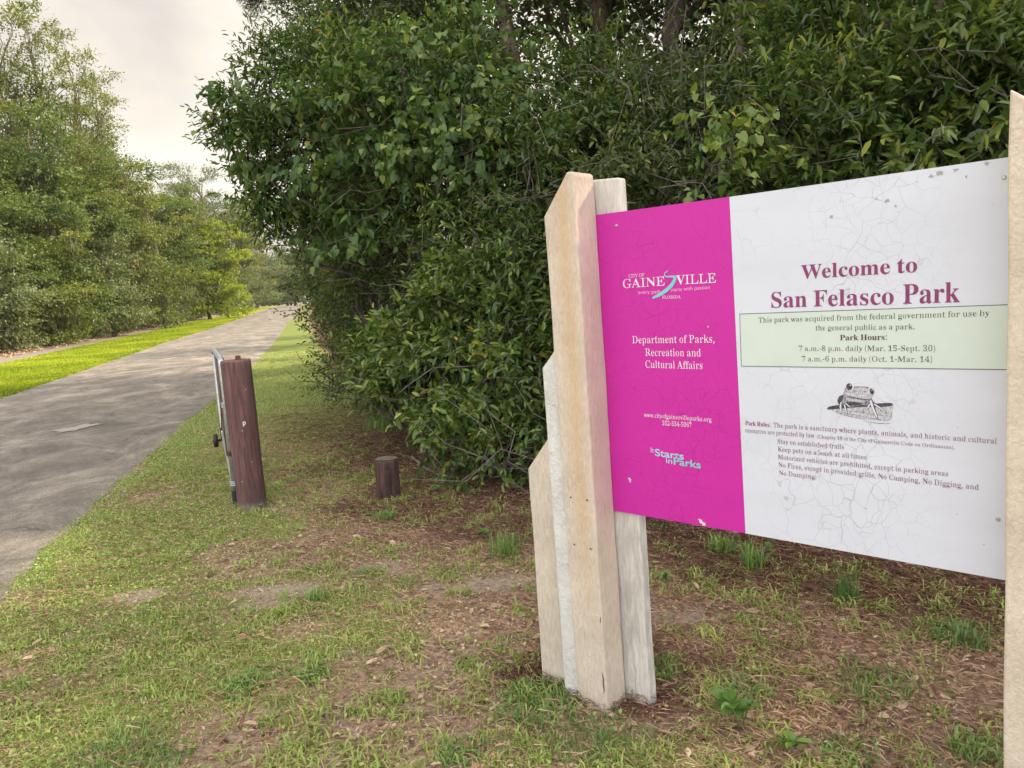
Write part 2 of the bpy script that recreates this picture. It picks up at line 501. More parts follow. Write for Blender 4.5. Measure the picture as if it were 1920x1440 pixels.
# glyph outlines for the lettering (advance, contours in 1/1000)
BOLD={
':':(180,'89 278,79 279,69 283,60 289,54 297,50 309,48 324,50 339,54 351,60 359,69 365,79 368,89 369,100 368,110 365,119 359,126 351,130 339,132 324,130 309,126 297,119 289,110 283,100 279;89 -9,79 -8,69 -5,60 1,54 10,50 22,48 36,50 51,54 63,60 71,69 77,79 80,89 81,100 80,110 77,119 71,126 63,130 51,132 36,130 22,126 10,119 1,110 -5,100 -8'),
'F':(404,'15 0,15 17,36 20,52 26,62 34,69 45,73 62,75 84,75 375,73 396,69 412,61 423,50 430,35 435,14 439,14 455,394 455,394 320,377 320,372 345,365 367,355 385,343 400,328 412,310 420,288 426,261 430,230 431,200 429,194 428,189 425,186 421,184 416,182 408,182 398,182 247,190 247,217 250,239 257,256 270,269 289,278 314,284 347,302 347,302 118,285 118,279 154,269 181,257 200,239 213,217 221,189 224,182 224,182 81,183 66,185 53,188 43,193 34,200 28,210 24,222 20,238 18,257 17,257 0'),
'H':(523,'15 0,15 17,36 20,52 24,62 32,69 43,73 59,75 81,75 379,73 398,69 413,62 424,51 431,36 436,16 439,16 455,242 455,242 439,227 437,214 435,204 432,197 428,191 422,187 415,184 406,183 394,182 379,182 251,342 251,342 379,341 394,340 406,337 415,334 422,328 428,320 432,310 435,298 437,282 439,282 455,507 455,507 439,486 436,471 431,461 424,454 414,451 399,449 379,449 81,451 60,455 44,461 33,471 25,487 20,507 17,507 0,282 0,282 17,303 20,318 24,329 31,336 41,340 58,342 81,342 221,182 221,182 81,183 59,187 43,194 32,205 24,221 20,242 17,242 0'),
'P':(418,'15 0,15 17,36 20,52 24,62 32,69 43,73 59,75 81,75 379,73 398,69 413,62 424,51 431,36 436,16 439,16 455,214 455,246 455,274 453,299 450,319 445,336 440,357 429,375 415,390 398,400 378,407 356,409 332,404 296,390 266,367 240,348 228,326 218,301 211,273 207,242 206,182 206,182 81,183 59,187 43,194 32,205 24,221 20,242 17,242 0;182 230,201 230,231 232,255 240,272 253,283 271,290 297,292 329,290 361,285 387,275 406,261 420,241 428,216 431,204 430,195 428,189 424,185 418,183 409,182 398'),
'R':(473,'15 0,15 17,36 20,52 24,62 32,69 43,73 59,75 81,75 379,73 398,69 413,62 424,51 431,36 436,16 439,16 455,217 455,255 454,289 451,319 445,345 436,367 426,395 403,412 372,417 334,413 303,401 277,380 255,352 237,315 224,432 50,439 40,446 32,452 26,459 21,468 18,478 17,480 0,338 0,201 212,182 212,182 81,183 59,187 43,194 32,205 24,221 20,242 17,242 0;182 234,203 234,235 236,261 245,280 258,293 278,301 304,304 336,300 370,291 397,275 416,253 427,224 431,209 430,197 427,190 422,185 414,183 402,182 385'),
'S':(390,'43 -11,43 158,62 158,75 113,91 77,111 50,136 30,164 19,197 15,220 17,241 24,257 36,269 51,276 69,279 89,273 117,255 140,225 160,163 191,127 210,99 231,77 253,62 276,53 302,50 332,52 358,57 381,67 403,80 421,96 437,115 449,136 459,160 464,185 466,199 466,213 464,229 461,282 448,291 446,297 445,310 447,317 454,320 466,339 466,339 319,322 319,315 343,305 365,293 385,280 402,265 417,248 429,231 438,213 443,194 445,173 443,155 437,140 426,128 413,122 398,120 380,121 364,127 349,137 336,151 325,168 314,189 303,253 273,279 260,300 247,317 233,331 219,342 204,350 188,355 171,358 153,359 133,357 106,350 80,339 58,323 38,304 21,281 8,254 -2,225 -8,192 -10,158 -8,147 -6,136 -3,126 1,98 9,92 11,88 12,78 12,73 10,69 7,66 3,64 -3,61 -11'),
'W':(611,'171 -11,32 393,27 407,21 419,15 427,8 433,-2 437,-15 439,-15 455,181 455,181 439,168 438,157 435,150 432,145 427,141 420,140 410,141 400,144 387,148 373,223 153,301 353,286 399,281 413,274 423,267 429,258 434,245 437,229 439,229 455,439 455,439 439,413 436,398 427,393 412,394 405,396 397,399 386,474 166,541 369,545 384,548 397,549 406,547 417,544 425,538 430,529 434,518 437,503 439,503 455,624 455,624 439,612 435,602 429,594 421,588 410,581 396,575 379,446 -11,428 -11,316 309,190 -11'),
'a':(344,'255 -10,226 -5,208 10,200 35,168 11,133 -4,95 -9,74 -6,55 0,40 11,29 26,22 43,20 63,25 91,39 115,63 136,83 147,106 158,133 169,164 180,199 190,199 241,197 258,193 272,187 282,177 290,164 294,148 296,123 293,109 286,104 274,108 264,113 257,119 248,122 239,123 231,121 220,117 210,110 202,100 196,90 192,77 191,64 192,54 196,45 203,38 212,34 223,33 236,35 252,40 266,49 278,62 290,77 300,95 308,115 314,137 317,162 318,205 315,239 307,263 292,280 271,290 244,293 210,293 62,293 52,294 45,295 40,300 35,304 34,309 35,314 38,320 42,329 28,306 7,281 -6;151 34,158 34,165 37,174 41,183 47,191 54,199 63,199 169,154 151,127 123,118 84,122 56,133 39'),
'c':(293,'156 -10,131 -8,108 -1,87 11,67 26,51 45,38 68,28 93,21 120,19 150,22 181,29 210,40 237,55 260,74 280,96 297,120 309,146 317,175 319,204 317,230 310,250 298,265 283,274 265,277 245,276 233,272 223,266 215,258 209,248 205,236 204,214 209,201 225,196 251,197 261,197 271,194 286,185 294,169 297,149 292,133 279,121 257,114 227,112 187,115 142,123 105,137 76,156 55,178 42,204 38,227 42,250 53,271 72,285 60,263 35,240 15,214 1,186 -7'),
'e':(301,'154 -10,129 -8,106 -1,85 10,66 26,50 45,37 69,27 95,21 125,19 157,21 187,28 215,38 240,51 263,68 282,87 298,109 309,132 316,157 318,193 314,224 301,249 280,268 251,279 216,283 173,283 166,117 166,121 121,131 87,147 62,170 47,199 42,225 47,248 62,270 86,285 73,264 43,240 20,214 3,185 -7;116 192,201 192,201 215,201 241,198 261,193 277,186 288,175 295,161 297,136 286,121 255,116 203'),
'k':(359,'17 0,17 16,30 18,39 21,45 26,49 33,52 43,52 56,52 398,52 412,50 422,47 429,42 434,33 438,20 439,21 455,148 455,148 169,227 248,236 259,242 269,244 278,240 287,228 292,209 293,206 310,345 310,345 293,320 289,297 278,275 260,222 209,346 34,355 24,365 18,376 16,376 0,211 0,211 16,217 16,229 18,237 23,239 32,238 37,236 43,232 49,163 147,148 134,148 56,148 43,151 33,154 26,160 21,168 18,180 16,180 0'),
'l':(199,'18 0,18 16,30 18,39 21,45 26,49 32,52 43,52 56,52 398,52 411,50 421,47 429,42 434,33 438,20 439,20 455,148 455,148 56,149 43,151 33,154 26,160 21,168 18,180 16,180 0'),
'm':(554,'18 0,18 16,30 17,39 21,45 26,49 33,52 43,52 56,52 253,52 266,49 276,46 284,40 289,31 293,19 294,19 310,146 310,146 265,173 294,204 312,237 318,277 312,305 293,320 261,348 293,381 312,418 318,449 314,473 301,490 280,500 250,504 212,504 56,504 43,507 33,510 26,516 21,524 17,536 16,536 0,377 0,377 16,389 18,397 21,403 26,407 34,409 44,410 56,410 217,409 234,407 247,404 258,398 265,389 270,377 271,358 268,341 256,324 237,324 56,325 44,327 34,331 26,336 21,345 18,356 16,356 0,199 0,199 16,211 18,219 21,225 26,229 34,231 44,232 56,232 217,231 233,229 247,226 258,220 265,211 270,199 271,180 267,162 255,146 235,146 56,147 44,149 34,152 27,158 21,166 18,177 16,177 0'),
'n':(381,'18 0,18 16,30 17,39 21,45 26,49 33,52 43,52 56,52 253,52 266,49 276,46 284,40 289,31 293,19 294,19 310,148 310,148 267,175 296,207 313,243 318,275 314,299 301,316 280,327 250,330 212,330 56,331 43,333 33,337 26,343 21,352 17,363 16,363 0,202 0,202 16,207 16,223 21,232 34,235 56,235 217,234 234,232 247,229 258,223 265,215 270,203 271,183 267,164 255,148 235,148 56,148 43,151 33,154 26,160 21,168 17,180 16,180 0'),
'o':(336,'169 -10,140 -8,114 -1,90 11,69 27,52 47,38 70,27 96,21 124,19 154,21 184,27 213,38 239,52 262,69 281,90 297,114 309,140 316,168 318,196 316,222 309,245 298,266 282,283 263,298 240,308 214,315 185,317 154,315 123,308 94,298 69,284 46,266 26,245 11,222 -1,197 -8;169 11,186 14,199 24,209 39,212 50,215 64,217 81,220 154,218 206,214 245,208 271,198 286,185 296,169 299,151 296,138 286,128 271,122 245,118 206,117 154,120 82,122 64,125 50,128 39,138 24,152 14'),
'r':(287,'18 0,18 16,30 18,39 21,45 26,49 32,52 43,52 56,52 252,52 267,50 278,46 285,41 289,32 292,20 293,21 310,146 310,146 252,158 272,172 288,187 301,203 311,218 316,233 318,250 317,264 312,275 304,283 293,288 281,289 266,288 254,284 243,278 234,270 228,260 224,248 222,237 223,229 226,222 231,217 237,212 243,207 250,202 255,196 259,189 260,179 258,171 252,162 241,155 228,151 211,149 192,149 56,150 42,153 32,159 25,167 21,180 18,197 16,197 0'),
's':(288,'151 -10,132 -8,110 -3,87 6,82 8,78 8,73 9,64 7,56 1,51 -9,36 -9,36 105,53 105,61 79,72 57,87 39,103 26,121 17,140 15,156 16,168 20,179 27,186 35,191 46,192 58,188 76,176 92,156 105,107 130,85 142,68 155,54 169,45 185,39 202,37 220,40 247,49 270,65 291,86 306,111 316,141 319,149 319,157 318,166 316,199 308,206 306,211 305,220 306,226 311,230 319,244 319,244 222,228 222,220 244,209 262,196 277,182 288,166 294,149 296,136 295,125 292,116 286,110 278,106 269,105 259,106 249,109 240,115 232,123 225,134 218,146 212,191 189,212 178,229 165,241 151,250 136,255 117,257 95,254 65,244 39,228 18,206 2,181 -7'),
't':(228,'124 -9,99 -7,80 -1,66 10,56 26,50 46,48 71,48 279,20 279,20 300,88 369,105 389,118 407,129 424,144 424,144 310,208 310,208 279,144 279,144 82,145 69,147 59,149 51,154 45,160 41,168 40,183 44,195 56,206 75,222 66,208 39,192 18,172 3,149 -6'),
'u':(375,'131 -10,103 -7,81 2,65 17,54 38,48 65,46 97,46 248,45 262,43 274,39 282,33 289,24 293,11 294,11 310,142 310,142 74,143 63,146 54,151 46,158 40,166 37,177 36,196 39,213 49,228 66,228 248,228 263,225 275,221 283,214 289,204 293,189 294,189 310,324 310,324 70,325 56,327 46,331 39,338 34,347 31,360 30,360 13,337 12,312 9,286 5,258 -2,228 -10,228 40,216 26,202 13,186 3,169 -4,150 -9'),
}
REG={
'(':(201,'136 -106,118 -82,102 -56,87 -30,74 -1,64 28,55 58,48 89,43 120,40 152,39 184,40 217,43 249,48 280,55 311,63 342,74 372,87 401,101 428,118 454,137 480,170 480,152 454,135 427,121 399,108 370,98 340,89 310,83 279,78 248,75 216,74 185,75 154,78 123,83 92,89 62,98 32,108 2,120 -26,135 -54,151 -80,170 -106'),
')':(201,'31 -106,50 -80,67 -54,81 -26,93 2,104 32,112 62,119 92,124 123,126 154,127 185,126 216,124 248,119 279,112 310,104 340,93 370,81 399,66 427,50 454,31 480,65 480,83 454,100 428,115 401,128 372,138 342,147 311,153 280,158 249,161 217,162 184,161 152,158 120,153 89,147 58,138 28,127 -1,115 -30,100 -56,83 -82,65 -106'),
',':(180,'28 -87,47 -3,61 78,124 78,129 71,104 -8,71 -87'),
'-':(216,'27 154,27 206,189 206,189 154'),
'.':(180,'89 -9,79 -8,69 -5,60 1,54 10,50 22,48 36,50 51,54 63,60 71,69 77,79 80,89 81,100 80,110 77,119 71,126 63,130 51,132 36,130 22,126 10,119 1,110 -5,100 -8'),
'0':(375,'188 -7,150 -3,137 7,93 24,88 48,71 76,59 111,54 134,50 158,47 184,45 212,45 241,45 270,47 298,50 324,54 348,59 371,71 405,88 433,93 456,137 473,150 483,189 486,225 483,237 473,280 456,286 433,304 405,316 370,321 347,325 323,328 297,330 269,331 240,330 211,328 184,325 158,321 133,316 110,304 76,286 47,280 24,237 7,225 -3;188 37,229 43,245 61,256 91,261 114,265 140,268 170,270 204,270 240,270 277,268 310,265 340,261 367,256 390,245 419,230 437,189 443,147 437,131 419,119 390,114 367,110 340,107 310,106 277,105 240,106 204,108 170,110 140,114 114,120 91,131 61,147 43'),
'1':(375,'65 0,65 36,120 36,131 37,164 40,170 45,173 53,174 64,175 79,138 416,94 365,90 355,80 348,67 346,57 347,48 352,50 359,49 369,48 381,50 396,89 412,106 420,132 432,157 447,195 482,237 482,233 79,233 66,235 56,237 47,242 41,253 37,288 36,343 36,343 0'),
'2':(375,'24 0,24 69,137 171,163 198,185 223,202 245,216 266,228 287,237 307,243 327,246 349,248 371,246 395,241 413,233 427,224 437,212 443,174 445,131 442,116 432,106 416,99 393,97 364,112 329,88 331,75 336,62 344,52 357,47 374,45 396,48 411,54 426,65 441,55 454,72 465,100 474,116 481,143 485,174 486,220 483,252 473,288 456,289 434,302 407,306 375,306 359,303 344,299 329,293 314,285 298,274 281,224 220,141 138,75 74,244 74,257 75,284 79,292 86,298 95,302 107,305 120,308 141,341 141,341 0'),
'3':(375,'163 -7,132 -5,104 -2,88 5,62 13,46 23,34 35,45 47,37 60,33 74,33 90,34 103,38 113,48 120,61 125,76 126,69 100,72 79,83 62,97 50,135 43,158 40,173 41,187 44,223 49,234 56,244 66,251 79,258 95,262 115,263 139,260 163,252 184,237 202,218 216,168 224,137 227,95 227,112 269,140 269,185 272,206 281,223 296,235 316,243 340,246 367,245 390,241 409,233 424,223 436,210 443,169 445,131 444,121 439,112 430,105 419,100 406,97 391,96 375,98 358,111 341,86 343,74 348,60 356,50 367,45 382,44 401,49 423,64 444,62 461,101 475,128 483,173 486,217 483,248 474,286 458,286 436,301 409,306 377,303 348,295 323,279 301,259 283,230 267,203 256,243 252,251 246,273 238,279 228,288 216,303 201,314 184,321 163,323 138,321 112,316 90,307 70,295 52,304 37,288 25,271 15,249 7,230 1,209 -3,186 -6'),
'4':(375,'121 0,121 36,140 36,154 37,188 39,203 44,211 52,214 65,215 84,215 125,9 125,9 166,219 480,273 480,272 169,363 169,363 125,272 125,272 84,273 65,277 52,285 44,300 39,333 37,348 36,357 36,357 0;50 169,215 169,215 287,216 351,197 416,185 394,169 366,153 338,141 319'),
'5':(375,'165 -7,133 -5,106 -1,96 5,70 14,51 24,40 35,50 48,43 61,40 75,39 89,40 101,42 109,53 116,66 120,81 121,80 108,75 96,75 83,80 71,86 61,94 52,105 46,137 42,154 40,169 41,207 45,219 50,229 58,239 69,247 83,253 101,257 122,259 148,256 178,248 203,236 223,219 236,173 244,146 247,130 247,116 246,103 243,71 235,54 247,62 480,316 480,317 357,283 357,280 380,278 388,277 394,274 399,271 403,254 405,244 406,97 406,86 281,102 284,113 286,126 288,168 291,198 290,225 286,250 279,273 268,293 256,296 228,313 192,318 148,317 120,311 96,302 75,290 56,274 40,282 27,265 16,239 8,226 1,205 -3,185 -6'),
'6':(375,'197 -7,165 -4,158 4,119 18,109 37,86 62,70 93,63 114,57 138,53 164,51 192,50 222,32 258,55 293,60 325,69 356,80 384,94 409,111 432,114 450,149 466,185 477,191 484,222 486,249 485,272 482,271 476,290 468,317 459,305 449,315 437,320 425,322 412,322 399,317 387,310 376,299 367,287 362,260 360,270 373,273 387,273 400,271 413,268 424,263 434,256 441,248 445,216 447,173 441,153 426,136 401,127 381,119 358,113 331,108 302,106 269,153 275,167 281,161 286,177 291,196 293,218 294,256 290,272 278,315 258,315 230,327 196,331 155,330 127,326 102,318 79,307 57,292 38,292 22,254 9,227 0,226 -5;199 38,235 41,248 49,259 64,267 85,273 113,275 148,273 181,267 208,259 228,247 242,233 250,193 253,180 252,144 249,129 243,119 236,111 228,105 221,106 184,109 152,114 124,120 100,128 81,143 57,159 42'),
'7':(375,'122 0,296 406,113 406,81 403,73 391,69 372,67 338,33 338,33 480,353 480,353 447,156 0'),
'8':(375,'183 -7,148 -5,118 1,91 11,69 24,72 39,57 57,47 78,41 99,39 122,42 150,51 173,66 193,86 211,91 227,135 242,111 259,74 276,82 296,67 316,59 339,56 364,57 385,62 404,70 423,83 441,79 456,104 469,125 478,156 484,191 486,235 483,262 471,299 453,300 429,313 401,317 369,314 344,306 322,293 305,275 289,268 274,227 260,265 240,309 220,307 199,320 177,332 153,335 127,331 88,316 55,310 29,290 16,260 6,243 -1,214 -5;219 283,234 293,246 304,256 317,262 332,266 350,268 370,267 383,264 395,261 407,255 418,249 428,241 436,232 442,200 446,187 447,149 445,136 438,125 426,117 410,112 392,111 372,112 351,118 333,127 318,140 306,156 294;187 32,230 34,246 42,261 55,272 72,279 92,281 116,279 136,273 154,261 170,245 185,218 200,145 216,131 205,118 192,107 178,99 161,94 142,92 120,94 95,101 74,112 56,127 42,143 34'),
'A':(437,'13 0,13 18,4 19,29 24,34 30,37 41,41 55,49 75,206 466,224 465,360 87,370 65,378 47,388 34,400 25,418 20,443 18,443 0,229 0,229 18,274 21,300 30,309 46,307 54,303 66,297 81,276 132,103 132,79 71,76 63,76 59,73 48,71 32,80 21,102 18,106 18,106 0;113 161,265 161,177 319'),
'C':(468,'257 -11,230 -10,205 -6,181 0,159 9,137 20,127 43,100 71,78 104,68 127,61 150,55 175,52 201,51 228,52 255,55 281,60 306,68 329,78 351,98 384,124 412,156 435,160 446,183 454,207 461,233 464,259 465,292 463,328 454,352 440,359 437,381 436,388 435,402 439,413 449,419 465,437 465,437 308,420 308,403 347,391 380,373 407,350 427,313 439,265 443,204 435,170 409,143 365,125 304,119 226,125 153,143 97,171 56,207 32,278 24,305 26,344 33,365 45,386 61,407 81,428 106,447 89,412 53,368 25,344 5,303 -7'),
'D':(496,'20 0,20 17,39 19,71 23,87 30,93 39,96 54,97 75,97 374,96 397,92 415,85 426,68 433,35 437,15 439,15 455,222 455,268 453,309 446,321 434,358 418,385 396,406 371,422 341,434 307,441 269,443 228,435 146,408 82,360 36,315 9,228 0;222 24,284 30,315 47,341 75,353 97,362 124,370 155,373 190,375 229,369 303,352 360,325 401,289 425,223 433,208 432,174 429,165 423,161 415,160 402,159 385,159 72,160 55,161 42,165 34,173 29,208 25'),
'E':(442,'14 0,14 17,35 18,51 22,85 30,94 41,97 57,98 78,98 369,97 394,93 413,86 425,60 433,36 437,16 439,16 455,399 455,399 320,383 320,375 357,362 386,351 406,330 420,276 428,232 430,219 430,208 429,200 428,170 426,164 422,162 417,160 410,160 400,160 388,160 246,193 246,221 248,255 256,264 269,272 288,281 313,288 345,304 345,304 118,287 118,284 143,280 164,273 181,267 195,261 206,253 213,225 218,207 221,162 222,160 67,161 53,163 42,167 35,177 31,213 28,230 28,261 29,289 32,332 39,350 48,366 60,376 75,386 94,399 116,411 143,430 143,402 0'),
'F':(404,'15 0,15 17,36 20,71 26,86 34,94 45,96 62,97 84,97 375,96 396,93 412,86 423,71 430,35 435,14 439,14 455,394 455,394 320,377 320,372 345,365 367,357 385,351 400,341 412,326 420,288 426,261 430,230 431,200 429,171 428,165 425,161 421,159 416,159 408,159 398,159 247,190 247,217 250,252 257,261 270,269 289,278 314,284 347,302 347,302 118,285 118,279 154,269 181,262 200,252 213,217 221,189 224,159 224,159 81,160 66,161 53,163 43,169 34,179 28,192 24,222 20,238 18,257 17,257 0'),
'G':(508,'268 -10,240 -9,213 -5,188 1,164 9,161 19,127 42,101 70,80 103,70 125,62 149,57 174,53 201,52 229,54 256,57 282,62 307,70 330,79 352,100 385,125 413,157 435,161 446,183 455,207 461,231 464,257 465,293 463,330 454,354 441,360 438,382 436,388 436,396 437,401 439,406 443,410 449,415 456,419 465,437 465,437 308,420 308,409 334,399 357,392 379,380 397,366 413,351 426,334 436,288 441,267 443,206 435,171 409,145 366,127 305,121 228,123 188,127 151,135 119,146 91,160 67,187 37,218 19,275 13,298 14,338 19,351 27,359 39,363 53,364 71,364 128,363 146,360 161,354 170,338 176,299 180,275 182,275 198,500 198,500 182,481 180,446 177,432 171,427 161,425 147,424 128,422 29,388 15,375 4,340 -4,304 -9'),
'I':(261,'13 0,13 17,34 21,68 26,84 32,94 42,97 56,98 75,98 387,97 405,94 419,87 427,72 433,36 437,13 439,13 455,244 455,244 439,223 437,188 433,172 427,164 419,161 405,160 387,160 77,160 64,161 53,163 44,167 37,175 31,187 26,216 23,230 20,246 17,246 0'),
'K':(510,'16 0,16 17,37 20,72 24,87 32,94 43,97 59,98 81,98 379,97 398,94 413,87 424,72 432,37 436,17 439,17 455,242 455,242 439,227 437,215 435,185 432,175 428,167 422,163 415,161 406,160 394,160 379,160 234,322 373,339 391,353 406,362 418,361 430,323 436,291 439,291 455,486 455,486 439,477 439,453 435,411 426,392 411,371 389,343 361,269 285,441 46,450 37,459 30,470 25,483 21,506 19,519 17,519 0,281 0,281 17,306 18,312 19,318 20,334 21,345 24,352 29,355 34,354 42,349 53,339 66,175 214,160 198,160 81,161 59,163 43,171 32,186 24,221 20,242 17,242 0'),
'L':(426,'15 0,15 17,36 20,52 24,86 32,94 43,96 59,97 81,97 379,96 399,94 414,86 425,71 432,36 436,16 439,16 455,250 455,250 439,233 438,219 436,191 434,178 430,169 424,163 416,161 407,160 394,159 379,159 83,160 68,160 56,161 47,164 40,169 35,177 31,208 29,220 28,234 28,264 29,291 33,333 40,350 49,365 63,375 80,384 100,397 125,409 154,427 154,402 0'),
'M':(634,'30 0,30 17,34 20,65 24,71 32,72 43,74 58,75 79,75 382,97 396,96 407,94 416,89 423,83 428,74 432,43 435,30 437,22 439,25 455,175 455,317 142,460 455,606 455,609 439,598 436,563 430,551 423,543 412,539 397,538 378,538 85,538 68,539 54,541 43,544 34,551 28,562 23,591 20,602 18,617 17,617 0,396 0,396 17,410 19,423 22,454 25,464 29,471 36,474 44,475 54,476 68,477 83,455 399,288 0,270 0,105 389,105 80,107 57,108 41,108 30,115 23,148 19,153 17,153 0'),
'N':(494,'403 -11,107 350,107 79,108 57,109 42,110 31,115 24,145 20,148 17,148 0,37 0,37 17,33 18,45 20,69 23,73 27,74 33,74 41,74 51,75 64,76 79,98 388,78 412,65 427,58 433,53 435,25 437,36 439,39 455,136 455,391 169,391 377,390 392,389 404,389 414,388 421,387 427,383 431,359 435,346 437,350 439,350 455,461 455,461 439,459 436,429 432,425 425,424 414,423 398,422 377,422 -11'),
'O':(525,'261 -11,228 -9,198 -3,169 7,159 21,134 38,113 58,95 81,80 106,68 134,59 163,54 195,52 228,54 260,59 292,68 321,79 349,94 374,112 397,134 417,159 434,170 448,200 458,232 464,265 466,298 464,328 458,357 448,366 435,391 418,412 399,430 376,446 351,458 323,466 293,472 261,473 228,471 195,466 163,458 134,446 106,431 81,413 58,391 38,366 21,355 7,325 -3,294 -9;265 12,322 21,355 47,381 90,398 150,404 228,403 268,398 304,390 337,380 365,367 389,341 419,313 437,260 443,203 435,170 409,144 366,127 305,120 228,122 188,127 151,135 119,145 91,158 67,184 37,213 18'),
'P':(418,'15 0,15 17,36 20,71 24,86 32,94 43,96 59,97 81,97 379,96 398,93 413,87 424,71 431,36 436,16 439,16 455,214 455,246 455,274 453,299 450,319 445,336 440,333 429,352 415,367 398,377 378,383 356,385 332,380 296,367 266,343 240,329 228,326 218,301 211,273 207,242 206,159 206,159 81,160 59,163 43,170 32,186 24,221 20,242 17,242 0;159 230,201 230,231 232,278 240,294 253,306 271,314 297,317 329,314 361,308 387,298 406,283 420,265 428,216 431,204 430,172 428,164 424,161 418,159 409,159 398'),
'R':(473,'15 0,15 17,36 20,71 24,86 32,94 43,96 59,97 81,97 379,96 398,93 413,86 424,70 431,36 436,16 439,16 455,217 455,255 454,289 451,319 445,345 436,344 426,372 403,388 372,393 334,390 303,378 277,358 255,328 237,315 224,408 50,415 40,422 32,429 26,436 21,468 18,460 17,460 0,359 0,226 212,159 212,159 81,160 59,163 43,170 32,186 24,221 20,242 17,242 0;159 234,203 234,235 236,283 245,302 258,316 278,324 304,327 336,324 370,313 397,297 416,276 427,224 431,209 430,174 427,165 422,161 414,160 402,159 385'),
'S':(390,'43 -11,43 158,62 158,75 113,85 77,97 50,117 30,140 19,197 15,220 17,254 24,270 36,283 51,291 69,294 89,290 117,276 140,249 160,167 191,127 210,99 231,77 253,67 276,76 302,69 332,66 358,70 381,78 403,90 421,108 437,134 449,161 459,160 464,185 466,199 466,213 464,229 461,282 448,291 446,297 445,310 447,317 454,320 466,339 466,339 319,322 319,315 343,305 365,299 385,292 402,280 417,267 429,252 438,213 443,194 445,173 443,143 437,130 426,118 413,110 398,107 380,107 364,112 349,119 336,130 325,144 314,166 303,251 273,279 260,300 247,317 233,331 219,342 204,343 188,337 171,333 153,339 133,340 106,335 80,325 58,310 38,290 21,280 8,254 -2,225 -8,192 -10,158 -8,147 -6,136 -3,126 1,98 9,92 11,88 12,78 12,73 10,69 7,66 3,64 -3,61 -11'),
'T':(423,'92 0,92 17,114 19,148 23,165 31,174 42,177 59,178 81,178 433,149 433,116 430,73 420,56 403,47 380,35 352,29 318,11 318,11 455,410 455,410 317,394 317,385 359,372 391,357 415,330 429,246 433,241 433,241 81,242 58,244 41,253 30,270 23,305 19,328 17,328 0'),
'V':(428,'212 -13,44 381,37 396,30 409,22 420,14 429,1 435,-14 439,-14 455,211 455,211 439,192 438,177 436,166 432,159 427,154 419,152 410,153 402,156 391,161 378,259 143,348 377,352 389,354 400,355 409,353 419,349 427,342 432,331 435,317 438,299 439,299 455,442 455,442 439,429 437,418 434,408 427,400 418,391 403,382 383,230 -13'),
'Y':(426,'101 0,101 17,122 20,157 24,172 32,180 43,182 59,183 81,183 179,72 387,60 406,47 421,34 429,28 432,21 434,1 435,-4 436,-9 437,-13 438,-13 455,207 455,207 438,195 438,184 437,161 435,149 432,140 428,134 423,132 416,132 409,134 401,139 392,248 226,333 366,342 382,349 396,354 408,356 424,345 435,319 438,315 455,419 455,419 438,408 435,401 431,396 424,391 416,388 405,381 392,243 203,245 81,246 59,249 43,256 32,271 24,307 20,328 17,328 0'),
'a':(344,'255 -10,240 -5,228 10,224 35,143 11,117 -4,95 -9,74 -6,76 0,65 11,46 26,45 43,41 63,45 91,57 115,79 136,96 147,119 158,147 169,164 180,219 190,218 241,216 258,211 272,204 282,195 290,164 294,148 296,113 293,99 286,93 274,94 264,98 257,101 248,103 239,104 231,104 220,102 210,98 202,91 196,90 192,77 191,64 192,64 196,57 203,54 212,52 223,52 236,51 252,54 266,60 278,71 290,89 300,112 308,115 314,137 317,162 318,205 315,223 307,245 292,262 271,271 244,273 210,273 62,272 52,270 45,270 40,277 35,304 34,309 35,314 38,320 42,304 28,288 7,268 -6;151 34,158 34,190 37,198 41,205 47,212 54,219 63,185 169,141 151,111 123,98 84,101 56,110 39'),
'b':(361,'43 -11,63 388,62 407,61 420,58 428,53 434,21 437,31 439,31 455,115 455,118 279,185 301,205 314,221 318,244 316,245 310,259 299,283 284,295 266,307 245,315 221,320 195,322 166,320 133,314 103,305 75,293 51,276 30,252 13,224 0,220 -8,192 -10,178 -6,158 7,111 28,53 -11;183 14,219 18,235 30,247 49,257 77,263 114,265 160,264 197,259 228,250 251,239 267,225 277,184 280,174 279,140 275,132 270,126 262,121 253,118 242,118 69,122 38,153 20'),
'c':(293,'156 -10,131 -8,131 -1,109 11,73 26,76 45,60 68,49 93,42 120,39 150,41 181,46 210,56 237,69 260,86 280,110 297,145 309,146 317,175 319,204 317,205 310,234 298,251 283,258 265,261 245,260 233,258 223,257 215,251 209,248 205,236 204,222 209,215 225,213 251,213 261,213 271,209 286,199 294,169 297,136 292,120 279,107 257,98 227,94 187,95 142,103 105,115 76,132 55,153 42,204 38,230 42,250 53,271 72,285 60,263 35,223 15,189 1,186 -7'),
'd':(370,'140 -10,117 -8,116 -1,101 10,80 26,66 44,54 66,46 91,42 118,40 147,42 180,47 210,55 237,67 261,85 281,106 297,121 309,123 316,146 318,161 314,179 301,243 280,243 401,242 413,239 423,234 430,227 435,191 438,196 439,196 455,299 455,299 75,298 60,298 49,303 41,308 35,316 30,330 28,330 11,331 10,307 7,281 3,253 -3,223 -10,223 39,176 12,157 -5;171 28,182 30,192 34,227 41,234 51,239 62,243 76,243 242,241 252,236 262,229 270,221 276,186 279,174 281,136 277,122 267,112 250,104 225,99 193,97 153,98 115,103 83,111 58,120 42,133 32'),
